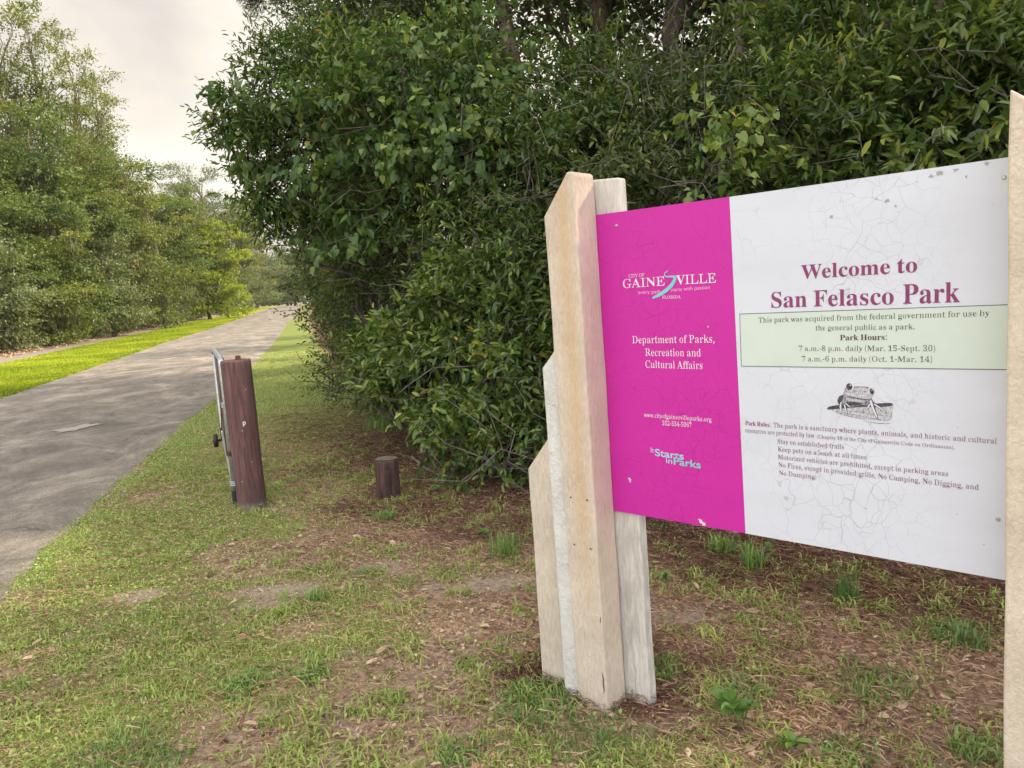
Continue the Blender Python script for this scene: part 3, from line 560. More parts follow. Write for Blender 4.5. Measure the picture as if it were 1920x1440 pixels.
'e':(301,'154 -10,129 -8,128 -1,107 10,73 26,75 45,59 69,48 95,42 125,40 157,21 187,46 215,55 240,66 263,81 282,102 298,131 309,132 316,157 318,176 314,198 301,238 280,254 251,263 216,283 173,283 166,96 166,100 121,110 87,125 62,145 47,199 42,228 47,248 62,270 86,285 73,255 43,226 20,190 3,185 -7;97 192,218 192,218 215,215 241,211 261,205 277,196 288,186 295,146 297,123 286,106 255,97 203'),
'f':(214,'18 0,18 16,25 17,58 19,64 22,67 25,69 30,71 35,72 42,72 55,72 73,72 277,18 277,18 310,72 310,72 353,75 386,84 413,100 436,133 452,139 461,174 465,200 463,199 456,217 446,243 432,247 417,247 400,246 386,244 375,243 367,244 360,234 357,224 355,213 356,209 360,202 365,203 372,201 381,201 391,202 400,203 410,206 420,207 424,208 429,205 438,199 442,180 443,153 442,144 437,138 430,134 419,131 406,129 390,128 310,202 310,202 277,128 277,128 65,128 47,131 34,135 26,142 20,181 17,197 16,197 0'),
'g':(327,'146 -140,106 -138,85 -132,48 -122,44 -108,31 -92,26 -75,32 -54,47 -38,69 -26,44 -10,29 9,24 30,36 46,47 61,54 74,63 86,81 98,126 110,89 124,67 141,52 161,44 185,41 212,43 232,48 251,56 268,68 282,84 295,88 305,109 312,132 317,157 318,183 317,208 312,233 304,317 304,293 268,252 268,264 248,270 226,272 203,271 185,266 167,259 151,248 137,234 125,216 116,215 108,194 104,172 103,157 103,142 104,131 103,117 100,109 94,100 87,94 80,88 71,90 59,101 51,141 49,175 49,208 48,236 45,259 40,277 33,292 24,303 13,310 -1,314 -18,301 -37,304 -67,292 -92,261 -113,253 -123,231 -130,206 -136,177 -139;157 124,188 127,199 134,207 146,214 163,218 184,219 211,216 238,212 260,215 276,205 288,192 295,157 297,127 295,117 288,108 276,101 260,97 238,95 211,97 184,101 163,108 146,117 134,128 127;161 -116,228 -111,257 -94,270 -66,270 -55,268 -47,262 -41,238 -37,223 -35,205 -34,88 -34,74 -45,64 -58,61 -73,63 -84,69 -94,81 -103,95 -111,133 -115'),
'h':(381,'32 0,32 16,30 17,63 21,67 26,70 33,72 43,72 56,72 399,72 412,70 422,67 429,62 435,54 438,42 440,42 455,124 455,151 267,200 295,223 313,243 318,259 314,277 301,299 280,307 250,310 212,310 56,311 43,312 33,314 26,319 21,352 17,349 16,349 0,216 0,216 16,221 16,247 21,253 34,255 56,255 217,254 234,252 247,249 258,244 265,236 270,203 271,159 267,141 255,128 235,128 56,128 43,130 33,132 26,136 21,168 17,166 16,166 0'),
'i':(198,'101 362,89 364,78 368,79 376,74 387,72 399,71 412,72 426,75 438,79 449,78 457,89 462,101 463,112 462,123 457,123 449,127 438,129 426,130 412,129 399,127 387,123 376,123 368,112 364;32 0,32 16,30 18,63 21,68 26,70 32,72 43,73 56,73 252,72 267,70 278,68 285,63 289,32 292,44 293,45 310,125 310,128 56,129 43,130 33,132 26,136 21,144 18,166 16,166 0'),
'k':(359,'31 0,31 16,30 18,63 21,68 26,70 33,72 43,72 56,72 398,72 412,70 422,68 429,63 434,33 438,44 439,45 455,124 455,128 169,228 248,238 259,246 269,252 278,255 287,247 292,231 293,227 310,324 310,323 293,304 289,288 278,273 260,222 209,324 34,331 24,341 18,364 16,364 0,223 0,223 16,217 16,253 18,261 23,262 32,260 37,258 43,253 49,184 147,128 134,128 56,128 43,130 33,132 26,136 21,144 18,167 16,167 0'),
'l':(199,'32 0,32 16,30 18,63 21,68 26,70 32,72 43,73 56,73 398,72 411,71 421,68 429,64 434,33 438,44 439,44 455,125 455,128 56,129 43,130 33,132 26,136 21,144 18,166 16,166 0'),
'm':(554,'33 0,33 16,30 17,63 21,67 26,70 33,72 43,72 56,75 253,72 266,70 276,67 284,62 289,54 293,43 294,43 310,123 310,146 265,198 294,220 312,237 318,260 312,280 293,320 261,373 293,398 312,418 318,433 314,451 301,472 280,481 250,484 212,484 56,484 43,486 33,488 26,492 21,524 17,521 16,521 0,392 0,392 16,413 18,421 21,425 26,427 34,429 44,429 56,429 217,428 234,427 247,423 258,418 265,410 270,377 271,358 268,317 256,305 237,305 56,305 44,307 34,309 26,313 21,320 18,340 16,340 0,215 0,215 16,235 18,243 21,247 26,249 34,251 44,251 56,251 217,251 233,250 247,250 258,241 265,233 270,199 271,180 267,139 255,127 235,127 56,127 44,128 34,131 27,134 21,141 18,163 16,163 0'),
'n':(381,'32 0,32 16,30 17,63 21,67 26,70 33,72 43,72 56,75 253,72 266,70 276,67 284,62 289,54 293,42 294,42 310,124 310,153 267,200 296,223 313,243 318,259 314,277 301,299 280,307 250,310 212,310 56,311 43,312 33,314 26,319 21,352 17,349 16,349 0,216 0,216 16,221 16,247 21,253 34,255 56,255 217,254 234,252 247,249 258,244 265,236 270,203 271,159 267,141 255,128 235,128 56,128 43,130 33,132 26,136 21,168 17,166 16,166 0'),
'o':(336,'169 -10,140 -8,139 -1,105 11,83 27,67 47,55 70,46 96,41 124,39 154,41 184,46 213,55 239,67 262,83 281,103 297,139 309,140 316,168 318,196 316,197 309,232 298,253 282,268 263,281 240,290 214,295 185,297 154,295 123,290 94,281 69,269 46,253 26,231 11,198 -1,197 -8;169 11,199 14,212 24,223 39,228 50,232 64,235 81,240 154,238 206,231 245,222 271,211 286,198 296,169 299,138 296,125 286,114 271,105 245,99 206,96 154,102 82,105 64,109 50,114 39,125 24,138 14'),
'p':(371,'23 -139,23 -124,27 -123,58 -120,65 -117,68 -113,70 -107,72 -101,72 -92,72 -80,72 -64,73 243,71 261,69 275,66 283,62 288,54 292,44 295,44 310,118 310,143 263,191 294,212 313,230 319,253 317,255 310,269 298,291 283,304 264,316 241,323 216,328 189,329 160,328 128,323 99,315 72,304 48,287 28,266 12,252 0,250 -8,227 -10,211 -5,193 9,150 32,128 -58,128 -74,129 -88,131 -99,133 -107,137 -113,142 -118,175 -120,185 -122,192 -123,192 -139;195 28,234 32,247 42,258 59,266 84,271 116,273 154,271 192,267 223,260 248,251 265,238 275,199 278,179 273,139 259,128 235,128 69,138 46,151 33'),
'q':(364,'180 -139,180 -123,192 -121,230 -118,237 -114,241 -107,243 -97,244 -83,244 29,177 8,157 -5,142 -9,119 -7,117 -1,103 10,79 25,67 43,55 64,47 88,42 115,41 144,42 176,48 207,57 234,70 259,87 280,111 297,139 309,142 317,170 319,184 315,205 302,251 281,309 320,320 320,300 -83,300 -96,301 -106,303 -113,307 -118,342 -122,348 -123,348 -139;179 30,189 31,223 34,231 40,237 47,241 56,244 67,244 241,240 271,209 289,179 295,144 291,128 280,115 261,106 234,99 199,97 156,98 117,103 85,111 60,122 43,137 33'),
'r':(287,'24 0,24 16,30 18,64 21,68 26,71 32,72 43,73 56,72 252,71 267,70 278,67 285,62 289,32 292,44 293,45 310,121 310,146 252,182 272,195 288,205 301,217 311,218 316,233 318,250 317,250 312,259 304,262 293,263 281,267 266,271 254,270 243,268 234,270 228,258 224,248 222,237 223,234 226,228 231,229 237,226 243,223 250,219 255,214 259,189 260,179 258,171 252,139 241,133 228,130 211,129 192,129 56,130 42,132 32,136 25,142 21,180 18,192 16,192 0'),
's':(288,'151 -10,132 -8,110 -3,87 6,82 8,78 8,73 9,64 7,56 1,51 -9,36 -9,36 105,53 105,61 79,71 57,79 39,90 26,104 17,140 15,156 16,181 20,189 27,197 35,202 46,204 58,202 76,193 92,176 105,127 130,100 142,79 155,66 169,62 185,64 202,56 220,54 247,61 270,76 291,100 306,111 316,141 319,149 319,157 318,166 316,199 308,206 306,211 305,220 306,226 311,230 319,244 319,244 222,228 222,220 244,209 262,202 277,194 288,181 294,149 296,136 295,113 292,106 286,99 278,95 269,92 259,93 249,95 240,99 232,106 225,114 218,124 212,172 189,198 178,219 165,230 151,232 136,230 117,240 95,241 65,233 39,215 18,181 2,181 -7'),
't':(228,'124 -9,99 -7,99 -1,89 10,77 26,71 46,69 71,69 279,22 279,23 300,98 369,107 389,118 407,129 424,144 424,121 310,202 310,206 279,124 279,124 82,125 69,126 59,129 51,132 45,138 41,168 40,183 44,195 56,206 75,222 66,206 39,167 18,154 3,136 -6'),
'u':(375,'131 -10,117 -7,100 2,87 17,76 38,68 65,66 97,66 248,65 262,64 274,61 282,56 289,48 293,35 294,35 310,118 310,122 74,123 63,126 54,130 46,136 40,144 37,177 36,220 39,237 49,248 66,248 248,248 263,246 275,242 283,237 289,204 293,212 294,212 310,301 310,304 70,303 56,303 46,309 39,315 34,347 31,337 30,337 13,337 12,312 9,286 5,258 -2,228 -10,227 40,199 26,178 13,166 3,151 -4,150 -9'),
'v':(306,'142 -10,59 248,54 261,49 272,44 281,40 288,32 292,9 293,9 310,152 310,152 294,156 294,117 292,108 286,107 276,108 271,185 122,236 253,239 261,241 267,241 272,241 284,237 292,225 294,225 310,284 310,284 295,281 291,279 286,276 279,272 269,266 258,260 243,160 -10'),
'w':(435,'122 -10,38 265,35 272,32 279,29 284,25 289,21 292,8 293,8 310,120 310,120 293,130 293,99 291,96 289,94 286,93 282,93 276,94 269,99 253,167 127,231 235,221 266,218 276,215 283,213 288,209 292,177 294,184 295,184 310,307 310,307 293,284 291,277 285,275 276,276 269,277 262,336 141,382 256,385 263,386 270,387 275,387 281,386 286,385 289,382 291,366 293,375 295,375 310,427 310,427 295,425 293,424 290,423 284,420 277,416 268,412 258,304 -10,289 -10,223 197,140 -10'),
'x':(319,'28 0,23 15,37 23,46 37,62 56,145 136,65 263,53 279,42 289,17 293,17 310,156 310,156 294,130 293,118 288,117 280,119 275,122 269,127 260,183 206,224 257,230 265,234 272,238 279,241 284,241 287,240 290,221 292,212 293,224 294,224 310,288 310,290 296,280 289,271 275,254 254,176 184,269 36,273 30,276 26,278 21,283 18,289 16,306 15,306 0,168 0,168 16,164 16,172 18,203 19,207 22,208 26,208 30,206 38,202 48,195 59,138 114,97 61,90 51,85 42,81 34,76 23,81 17,91 15,94 0'),
'y':(300,'52 -140,36 -139,38 -133,28 -125,24 -113,13 -100,10 -84,11 -73,13 -62,17 -53,14 -46,25 -41,36 -40,46 -41,49 -44,56 -49,56 -57,58 -65,58 -76,57 -81,57 -87,58 -94,62 -97,86 -99,94 -96,104 -88,114 -74,120 -65,125 -55,129 -44,133 -32,137 -19,140 -5,57 251,53 260,49 268,46 275,43 280,41 285,36 291,4 293,9 293,7 310,150 310,150 293,151 293,142 291,111 289,108 286,107 281,107 275,108 270,112 257,185 119,230 241,236 260,237 265,238 270,238 274,239 281,239 286,237 289,223 292,214 293,223 293,223 310,279 310,279 293,279 292,277 288,275 281,271 271,265 258,259 242,162 -24,151 -53,140 -77,129 -96,94 -111,87 -122,81 -131,69 -136,68 -139'),
'z':(293,'13 0,13 14,190 287,128 287,106 286,77 280,69 272,61 258,51 240,44 216,26 216,32 310,275 310,275 291,103 25,152 25,181 27,218 33,229 44,237 59,249 80,260 107,276 107,268 0'),
}

# ================================================================ the setting
YR = np.array([-30, -10, 0, 4.06, 5.67, 6.6, 10, 11.85, 19.45, 33.7, 51.6, 82.8, 118, 300.])
XR = np.array([6, 0.6, -1.95, -2.92, -3.34, -3.56, -4.36, -4.81, -6.61, -10.3, -14.95, -22.7, -32.0, -80.0])
YL = np.array([-30, 0, 14.93, 24.44, 36.8, 56.7, 71.5, 89, 145, 300])
XL = np.array([1.5, -6.3, -10.14, -13.01, -16.7, -21.6, -25.2, -29.3, -42.8, -84])
YT = np.array([-20, 0, 3.13, 3.75, 4.31, 5.31, 6.4, 10.2, 17.4, 29.6, 57.4, 120, 300])
XT = np.array([16, 5.5, 2.5, 1.75, 1.0, -.05, -.55, -1.9, -4.3, -7.6, -15.0, -31, -78])
xr = lambda y: np.interp(y, YR, XR)
xl = lambda y: np.interp(y, YL, XL)
xt = lambda y: np.interp(y, YT, XT)


def strip_x(y, off):                       # lines that run along the far verge
    return xl(y) - off


def spaced(lo, dlo, dhi, hi, fine, grow):
    a = list(np.arange(dlo, dhi + 1e-6, fine))
    s, v = fine, dhi
    while v < hi:
        s *= grow
        v += s
        a.append(v)
    s, v = fine, dlo
    while v > lo:
        s *= grow
        v -= s
        a.insert(0, v)
    return np.array(a)


GX = spaced(-420, -7.0, 4.0, 420, 0.07, 1.09)
GY = spaced(-120, 0.6, 13.0, 700, 0.07, 1.06)


def verge_h(x, y):
    """small unevenness of the lawn, none on the road, the path or round the things that stand in it"""
    k = np.clip((x - xr(y) - 0.15) / 0.8, 0, 1) * np.clip((9.5 - y) / 3, 0, 1)
    return k * 0.05 * (fbm(x, y, 1.3, 5) - 0.5)


def bare_x(y):
    """right of this line the lawn is thin and the soil shows"""
    return np.interp(y, [1.2, 2.5, 4, 5.5, 8, 12], [0.1, -0.1, -0.6, -1.3, -1.8, -2.6]) + 0.5 * (fbm(x_dummy(y), y, 0.9, 88) - 0.5)


def x_dummy(y):
    return np.asarray(y) * 0 + 4.0


SPOTS = [(250, 1118, .16, .10), (520, 1108, .26, .12), (930, 1092, .34, .12), (705, 1062, .16, .08), (480, 1135, .14, .08), (1290, 1160, .18, .10)]


def sand_mask(x, y):
    m_ = np.asarray(x) * 0.0
    for px, py, rx, ry in SPOTS:
        c = ground(px, py)
        d = ((x - c[0]) / rx) ** 2 + ((y - c[1]) / ry) ** 2
        m_ = np.maximum(m_, np.clip(1.35 - d + 1.4 * (fbm(x, y, .22, 19) - .5), 0, 1))
    return m_


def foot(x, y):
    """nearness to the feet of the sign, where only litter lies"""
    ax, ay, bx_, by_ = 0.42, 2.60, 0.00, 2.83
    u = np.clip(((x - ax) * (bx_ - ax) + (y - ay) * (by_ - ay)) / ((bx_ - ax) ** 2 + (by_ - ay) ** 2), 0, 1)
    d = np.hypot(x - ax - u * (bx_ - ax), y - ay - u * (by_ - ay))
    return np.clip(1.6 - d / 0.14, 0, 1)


def green_mask(x, y):
    dr = x - xr(y)
    t = xt(y) - x
    br = np.clip((x - bare_x(y)) / 0.5, 0, 1)
    near = 0.86 - 0.46 * np.clip((dr - 0.5) / 1.3, 0, 1)
    far = np.clip((y - 5.5) / 6.0, 0, 1)
    g = near * (1 - far) + (0.92 - 0.22 * np.clip((dr - 1.6) / 1.5, 0, 1)) * far
    g = g * (0.2 + 0.8 * np.clip((t + 0.1 + 0.6 * far) / (1.1 - 0.3 * far), 0, 1))
    g = g * (1 - 0.45 * br) + (1.6 - 1.1 * far) * (fbm(x, y, 0.7, 21) - 0.5) + (1.1 - .7 * far) * (fbm(x, y, 0.22, 33) - 0.5)
    g = g * (1 - foot(x, y)) * (1 - 0.92 * sand_mask(x, y))
    under = np.clip((-t) / 0.5, 0, 1)
    return np.clip(g, 0, 1) * (1 - 0.8 * under)


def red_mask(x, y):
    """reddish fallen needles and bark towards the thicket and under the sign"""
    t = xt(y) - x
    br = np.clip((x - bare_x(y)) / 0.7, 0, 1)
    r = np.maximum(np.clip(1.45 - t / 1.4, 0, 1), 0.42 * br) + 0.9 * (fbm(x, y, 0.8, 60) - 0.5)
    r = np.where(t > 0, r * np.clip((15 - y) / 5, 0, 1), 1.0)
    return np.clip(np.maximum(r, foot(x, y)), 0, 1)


gx, gy = np.meshgrid(GX, GY)
gV = np.stack([gx, gy, gz(gy) + verge_h(gx, gy)], -1).reshape(-1, 3)
nx, ny = len(GX), len(GY)
ii = (np.arange(ny - 1)[:, None] * nx + np.arange(nx - 1)[None]).ravel()
gF = np.stack([ii, ii + 1, ii + 1 + nx, ii + nx], -1)
X_, Y_ = gV[:, 0], gV[:, 1]
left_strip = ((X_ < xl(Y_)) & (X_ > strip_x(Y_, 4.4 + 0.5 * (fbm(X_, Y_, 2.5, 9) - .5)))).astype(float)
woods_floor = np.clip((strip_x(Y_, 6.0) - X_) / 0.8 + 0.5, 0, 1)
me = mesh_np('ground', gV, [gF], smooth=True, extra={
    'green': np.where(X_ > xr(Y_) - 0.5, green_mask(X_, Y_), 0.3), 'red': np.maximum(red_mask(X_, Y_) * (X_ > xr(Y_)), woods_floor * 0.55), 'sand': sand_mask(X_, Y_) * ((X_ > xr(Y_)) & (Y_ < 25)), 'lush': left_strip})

m, t, b = new_mat('lawn and forest soil')
v = coord(t)
n1 = noise(t, 2.5, 5, 0.6, v)
n2 = noise(t, 42, 5, 0.7, v)
n3 = noise(t, 190, 3, 0.7, v)
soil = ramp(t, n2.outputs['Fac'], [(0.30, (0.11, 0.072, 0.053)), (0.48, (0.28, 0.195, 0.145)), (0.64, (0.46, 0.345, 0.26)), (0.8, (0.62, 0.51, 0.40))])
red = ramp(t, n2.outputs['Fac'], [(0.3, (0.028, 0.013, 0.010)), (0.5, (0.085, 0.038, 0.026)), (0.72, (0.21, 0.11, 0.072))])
grs = ramp(t, n3.outputs['Fac'], [(0.3, (0.085, 0.115, 0.03)), (0.55, (0.19, 0.235, 0.06)), (0.75, (0.30, 0.33, 0.10))])
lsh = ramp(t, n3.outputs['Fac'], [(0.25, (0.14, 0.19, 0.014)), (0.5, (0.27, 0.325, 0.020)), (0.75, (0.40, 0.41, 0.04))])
ag = _node(t, 'ShaderNodeAttribute', attribute_name='green')
ar = _node(t, 'ShaderNodeAttribute', attribute_name='red')
al = _node(t, 'ShaderNodeAttribute', attribute_name='lush')
# worn sandy patches
asd = _node(t, 'ShaderNodeAttribute', attribute_name='sand')
snd = ramp(t, n3.outputs['Fac'], [(0.3, (0.25, 0.20, 0.155)), (0.7, (0.44, 0.38, 0.31))])
soil2 = soil.outputs['Color']
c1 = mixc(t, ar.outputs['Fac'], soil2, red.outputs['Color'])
sf = _node(t, 'ShaderNodeMath', operation='MULTIPLY')
t.links.new(asd.outputs['Fac'], sf.inputs[0])
t.links.new(ramp(t, n2.outputs['Fac'], [(0.35, (0.25, 0.25, 0.25)), (0.6, (0.95, 0.95, 0.95))]).outputs['Color'], sf.inputs[1])
c1 = mixc(t, sf.outputs[0], c1, snd.outputs['Color'])
ad = _node(t, 'ShaderNodeMath', operation='ADD')
t.links.new(ag.outputs['Fac'], ad.inputs[0])
sc_ = _node(t, 'ShaderNodeMath', operation='MULTIPLY_ADD')
t.links.new(n2.outputs['Fac'], sc_.inputs[0])
sc_.inputs[1].default_value = 1.6
sc_.inputs[2].default_value = -0.95
t.links.new(sc_.outputs[0], ad.inputs[1])
gm = ramp(t, ad.outputs[0], [(0.36, (0, 0, 0)), (0.66, (1, 1, 1))])
c2 = mixc(t, gm.outputs['Color'], c1, grs.outputs['Color'])
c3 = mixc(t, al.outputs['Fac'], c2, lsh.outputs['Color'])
t.links.new(c3, b.inputs['Base Color'])
b.inputs['Roughness'].default_value = 0.95
b.inputs['Specular IOR Level'].default_value = 0.15
bump(t, b, n2.outputs['Fac'], 0.7, 0.02)
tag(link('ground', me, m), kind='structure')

# road: a ragged edged sheet of worn asphalt
ys = np.concatenate([np.arange(-20, 2, 1.0), np.arange(2, 30, 0.06), np.arange(30, 90, 1.0), np.arange(90, 262, 4.0)])
jr = np.where(ys < 40, 0.30 * (fbm(ys * 0, ys, 1.4, 3) - 0.5) + 0.26 * (fbm(ys * 0, ys, 0.33, 4, 3) - 0.5), 0)
jl = np.where(ys < 60, 0.22 * (fbm(ys * 0 + 9, ys, 1.5, 13) - 0.5), 0)
cols = np.linspace(0, 1, 9)
rX = (xl(ys) + jl)[:, None] + ((xr(ys) + jr) - (xl(ys) + jl))[:, None] * cols[None]
rY = np.repeat(ys[:, None], len(cols), 1)
rZ = gz(rY) + 0.004 + 0.014 * np.sin(math.pi * cols)[None]
V = np.stack([rX, rY, rZ], -1).reshape(-1, 3)
ii = (np.arange(len(ys) - 1)[:, None] * len(cols) + np.arange(len(cols) - 1)[None]).ravel()
me = mesh_np('road', V, [np.stack([ii, ii + 1, ii + 1 + len(cols), ii + len(cols)], -1)], smooth=True,
             extra={'edge': np.tile(np.abs(cols * 2 - 1), len(ys))})
m, t, b = new_mat('worn asphalt')
c = _node(t, 'ShaderNodeTexCoord')
mp_ = _node(t, 'ShaderNodeMapping')
mp_.inputs['Rotation'].default_value = (0, 0, math.radians(-15.6))
t.links.new(c.outputs['Object'], mp_.inputs['Vector'])
ms_ = _node(t, 'ShaderNodeMapping')
ms_.inputs['Scale'].default_value = (1.3, 0.8, 1)
t.links.new(mp_.outputs['Vector'], ms_.inputs['Vector'])
na = noise(t, 1.0, 12, 0.80, ms_.outputs['Vector'], 0.6)         # long wheel worn streaks
nb_ = noise(t, 1.7, 12, 0.80, mp_.outputs['Vector'], 0.9)
nc = noise(t, 75, 5, 0.75, mp_.outputs['Vector'])
r1 = ramp(t, na.outputs['Fac'], [(0.38, (0.128, 0.113, 0.098)), (0.48, (0.195, 0.170, 0.147)), (0.54, (0.245, 0.215, 0.185)), (0.62, (0.36, 0.315, 0.27))])
r2 = ramp(t, nb_.outputs['Fac'], [(0.34, (0.68, 0.68, 0.69)), (0.52, (1, 1, 1)), (0.70, (1.25, 1.23, 1.19))])
r3 = ramp(t, nc.outputs['Fac'], [(0.34, (0.55, 0.55, 0.56)), (0.5, (0.97, 0.97, 0.97)), (0.66, (1.5, 1.48, 1.45))])
q = mixc(t, 1.0, r1.outputs['Color'], r2.outputs['Color'], 'MULTIPLY')
q = mixc(t, 1.0, q, r3.outputs['Color'], 'MULTIPLY')
vo = _node(t, 'ShaderNodeTexVoronoi', feature='DISTANCE_TO_EDGE')
vo.inputs['Scale'].default_value = 0.55
nd = noise(t, 1.6, 4, 0.6, mp_.outputs['Vector'])
va = _node(t, 'ShaderNodeVectorMath', operation='ADD')
t.links.new(mp_.outputs['Vector'], va.inputs[0])
t.links.new(nd.outputs['Color'], va.inputs[1])
t.links.new(va.outputs[0], vo.inputs['Vector'])
ck = ramp(t, vo.outputs['Distance'], [(0.004, (0.45, 0.43, 0.42)), (0.012, (1, 1, 1))])
ckm = ramp(t, na.outputs['Fac'], [(0.46, (1, 1, 1)), (0.55, (0, 0, 0))])
q2 = mixc(t, 1.0, q, ck.outputs['Color'], 'MULTIPLY')
q = mixc(t, ckm.outputs['Color'], q, q2)
t.links.new(q, b.inputs['Base Color'])
b.inputs['Roughness'].default_value = 0.75
bump(t, b, nc.outputs['Fac'], 0.8, 0.012)
tag(link('road', me, m), kind='structure')

# a pale worn spot where the surface has flaked
g = Geo()
pc = ground(138, 806)
th = np.linspace(0, 2 * math.pi, 30)[:-1]
rr_ = 1 + 0.7 * (vnoise(np.cos(th) * 3, np.sin(th) * 3, 1, 8) - .5) + .8 * (vnoise(np.cos(th) * 9, np.sin(th) * 9, 1, 9) - .5)
PV = np.stack([pc[0] + 0.20 * rr_ * np.cos(th) + 0.05 * np.sin(th), pc[1] + 0.30 * rr_ * np.sin(th), 0 * th + 0.024], -1)
g.add(PV, [np.arange(29)[None]])
tag(link('road_patch', g.mesh('road_patch'), plain('bare aggregate', (0.33, 0.30, 0.275), 0.85, var=.25, scale=60)), kind='structure')

# the narrow path along the woods
ys = np.concatenate([np.arange(6, 60, 0.5), np.arange(60, 150, 3.0)])
pl = strip_x(ys, 6.0) + 0.18 * (fbm(ys * 0 + 3, ys, 2, 43) - .5)
pr_ = strip_x(ys, 4.55) + 0.18 * (fbm(ys * 0 + 5, ys, 2, 44) - .5)
V = np.stack([np.stack([pl, ys, gz(ys) + .006], -1), np.stack([pr_, ys, gz(ys) + .006], -1)], 1).reshape(-1, 3)
i = np.arange(len(ys) - 1) * 2
m, t, b = new_mat('leaf strewn path')
n = noise(t, 5, 6, 0.7, coord(t))
r = ramp(t, n.outputs['Fac'], [(0.35, (0.16, 0.135, 0.115)), (0.55, (0.26, 0.22, 0.19)), (0.7, (0.30, 0.20, 0.12))])
t.links.new(r.outputs['Color'], b.inputs['Base Color'])
b.inputs['Roughness'].default_value = 0.9
tag(link('path', mesh_np('path', V, [np.stack([i, i + 1, i + 3, i + 2], -1)]), m), kind='structure')

# ---------------------------------------------------------------- grass, litter
rng = np.random.default_rng(11)


def blades(rng, x, y, z, hgt, wid, lean, tint):
    n = len(x)
    a = rng.random(n) * 2 * math.pi
    d = np.stack([np.cos(a), np.sin(a), np.zeros(n)], -1)
    s = np.stack([-np.sin(a), np.cos(a), np.zeros(n)], -1)
    B = np.stack([x, y, z], -1)
    up = np.array([0, 0, 1.0])
    h = hgt[:, None]
    ln = lean[:, None]
    mid = B + up * h * 0.55 * (1 - .25 * ln) + d * h * 0.32 * ln
    tip = B + up * h * (1 - 0.72 * ln) + d * h * 0.95 * ln
    w = wid[:, None] * 0.5
    V = np.stack([B - s * w, B + s * w, mid + s * w * .85, mid - s * w * .85, tip], 1).reshape(-1, 3)
    o = np.arange(n)[:, None] * 5
    return V, [o + np.array([[0, 1, 2, 3]]), o + np.array([[3, 2, 4]])], np.repeat(tint, 5)


def in_view(x, y, mar=60):
    dx, dy, dz = x, y, -CAM_H
    zc = dy * fw[1] + dz * fw[2]
    px = 960 + F_PX * (dx * CR[0] + dy * CR[1] + dz * CR[2]) / np.maximum(zc, .05)
    py = 720 - F_PX * (dx * CU[0] + dy * CU[1] + dz * CU[2]) / np.maximum(zc, .05)
    return (zc > .2) & (px > -250) & (px < 2170) & (py < 1440 + 260)


def scatter(rng, n, x0, x1, y0, y1, power=1.0):
    y = y0 + (y1 - y0) * rng.random(n) ** power
    x = x0 + (x1 - x0) * rng.random(n)
    k = in_view(x, y)
    return x[k], y[k]


G = Geo()
# short lawn: density follows the worn patches
x, y = scatter(rng, 640000, -5.0, 3.6, 1.2, 10.5, 1.15)
p = green_mask(x, y)
k = (x > xr(y) - 0.10 + 0.16 * rng.random(len(x))) & (rng.random(len(x)) < np.clip((p - .16) * 1.2, 0.03, 1) ** 1.2) & (x < xt(y) + 0.6)
x, y, p = x[k], y[k], p[k]
n = len(x)
h_ = (0.020 + 0.028 * rng.random(n) ** 2) * (0.75 + 0.5 * fbm(x, y, .4, 70)) * (0.9 + .12 * np.clip(y - 5, 0, 5))
tn = np.clip(0.22 + 0.35 * fbm(x, y, 0.5, 71) + 0.42 * rng.random(n), 0, 1)
dry = rng.random(n) < 0.20 + 0.25 * (1 - p)
tn = np.where(dry, 0.16 * rng.random(n), tn)
G.add(*blades(rng, x, y, verge_h(x, y) - .004, h_, 0.0035 + .003 * rng.random(n), rng.uniform(.55, 1.25, n), tn))
# middle distance
x, y = scatter(rng, 300000, -9.5, -0.5, 7.6, 24, 1.3)
p = green_mask(x, y)
k = (rng.random(len(x)) < np.clip((y - 7.6) / 3.5, 0, 1)) & (x > xr(y) + 0.0) & (x < xt(y) + .3) & (rng.random(len(x)) < np.clip(p * 1.3, .08, 1))
x, y = x[k], y[k]
n = len(x)
G.add(*blades(rng, x, y, gz(y) - .004, (0.03 + .03 * rng.random(n)) * (1 + .03 * (y - 8)), 0.005 + .005 * rng.random(n), rng.uniform(.45, 1.1, n), np.where(rng.random(n) < .22, .16 * rng.random(n), np.clip(.2 + .6 * fbm(x, y, .9, 75) + .35 * (rng.random(n) - .2), .2, 1))))
grass_me = G.mesh('grass')
tag(link('grass', grass_me, GRASS), kind='stuff')

# the bright strip between road and path
x, y = scatter(rng, 420000, -32, -8, 12.5, 75, 1.5)
k = (x < xl(y) + .04) & (x > strip_x(y, 4.5))
x, y = x[k], y[k]
n = len(x)
G = Geo()
G.add(*blades(rng, x, y, gz(y) - .004, .05 + .06 * rng.random(n), .012 + .012 * rng.random(n) + .0006 * y, rng.uniform(.2, .8, n), np.clip(.35 * rng.random(n) + 1.1 * (fbm(x, y, 1.4, 77) - .5) + .33, 0, 1)))
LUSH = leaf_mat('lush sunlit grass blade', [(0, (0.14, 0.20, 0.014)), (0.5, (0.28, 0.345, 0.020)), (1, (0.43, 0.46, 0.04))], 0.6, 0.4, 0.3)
tag(link('verge_grass', G.mesh('verge_grass'), LUSH), kind='stuff')

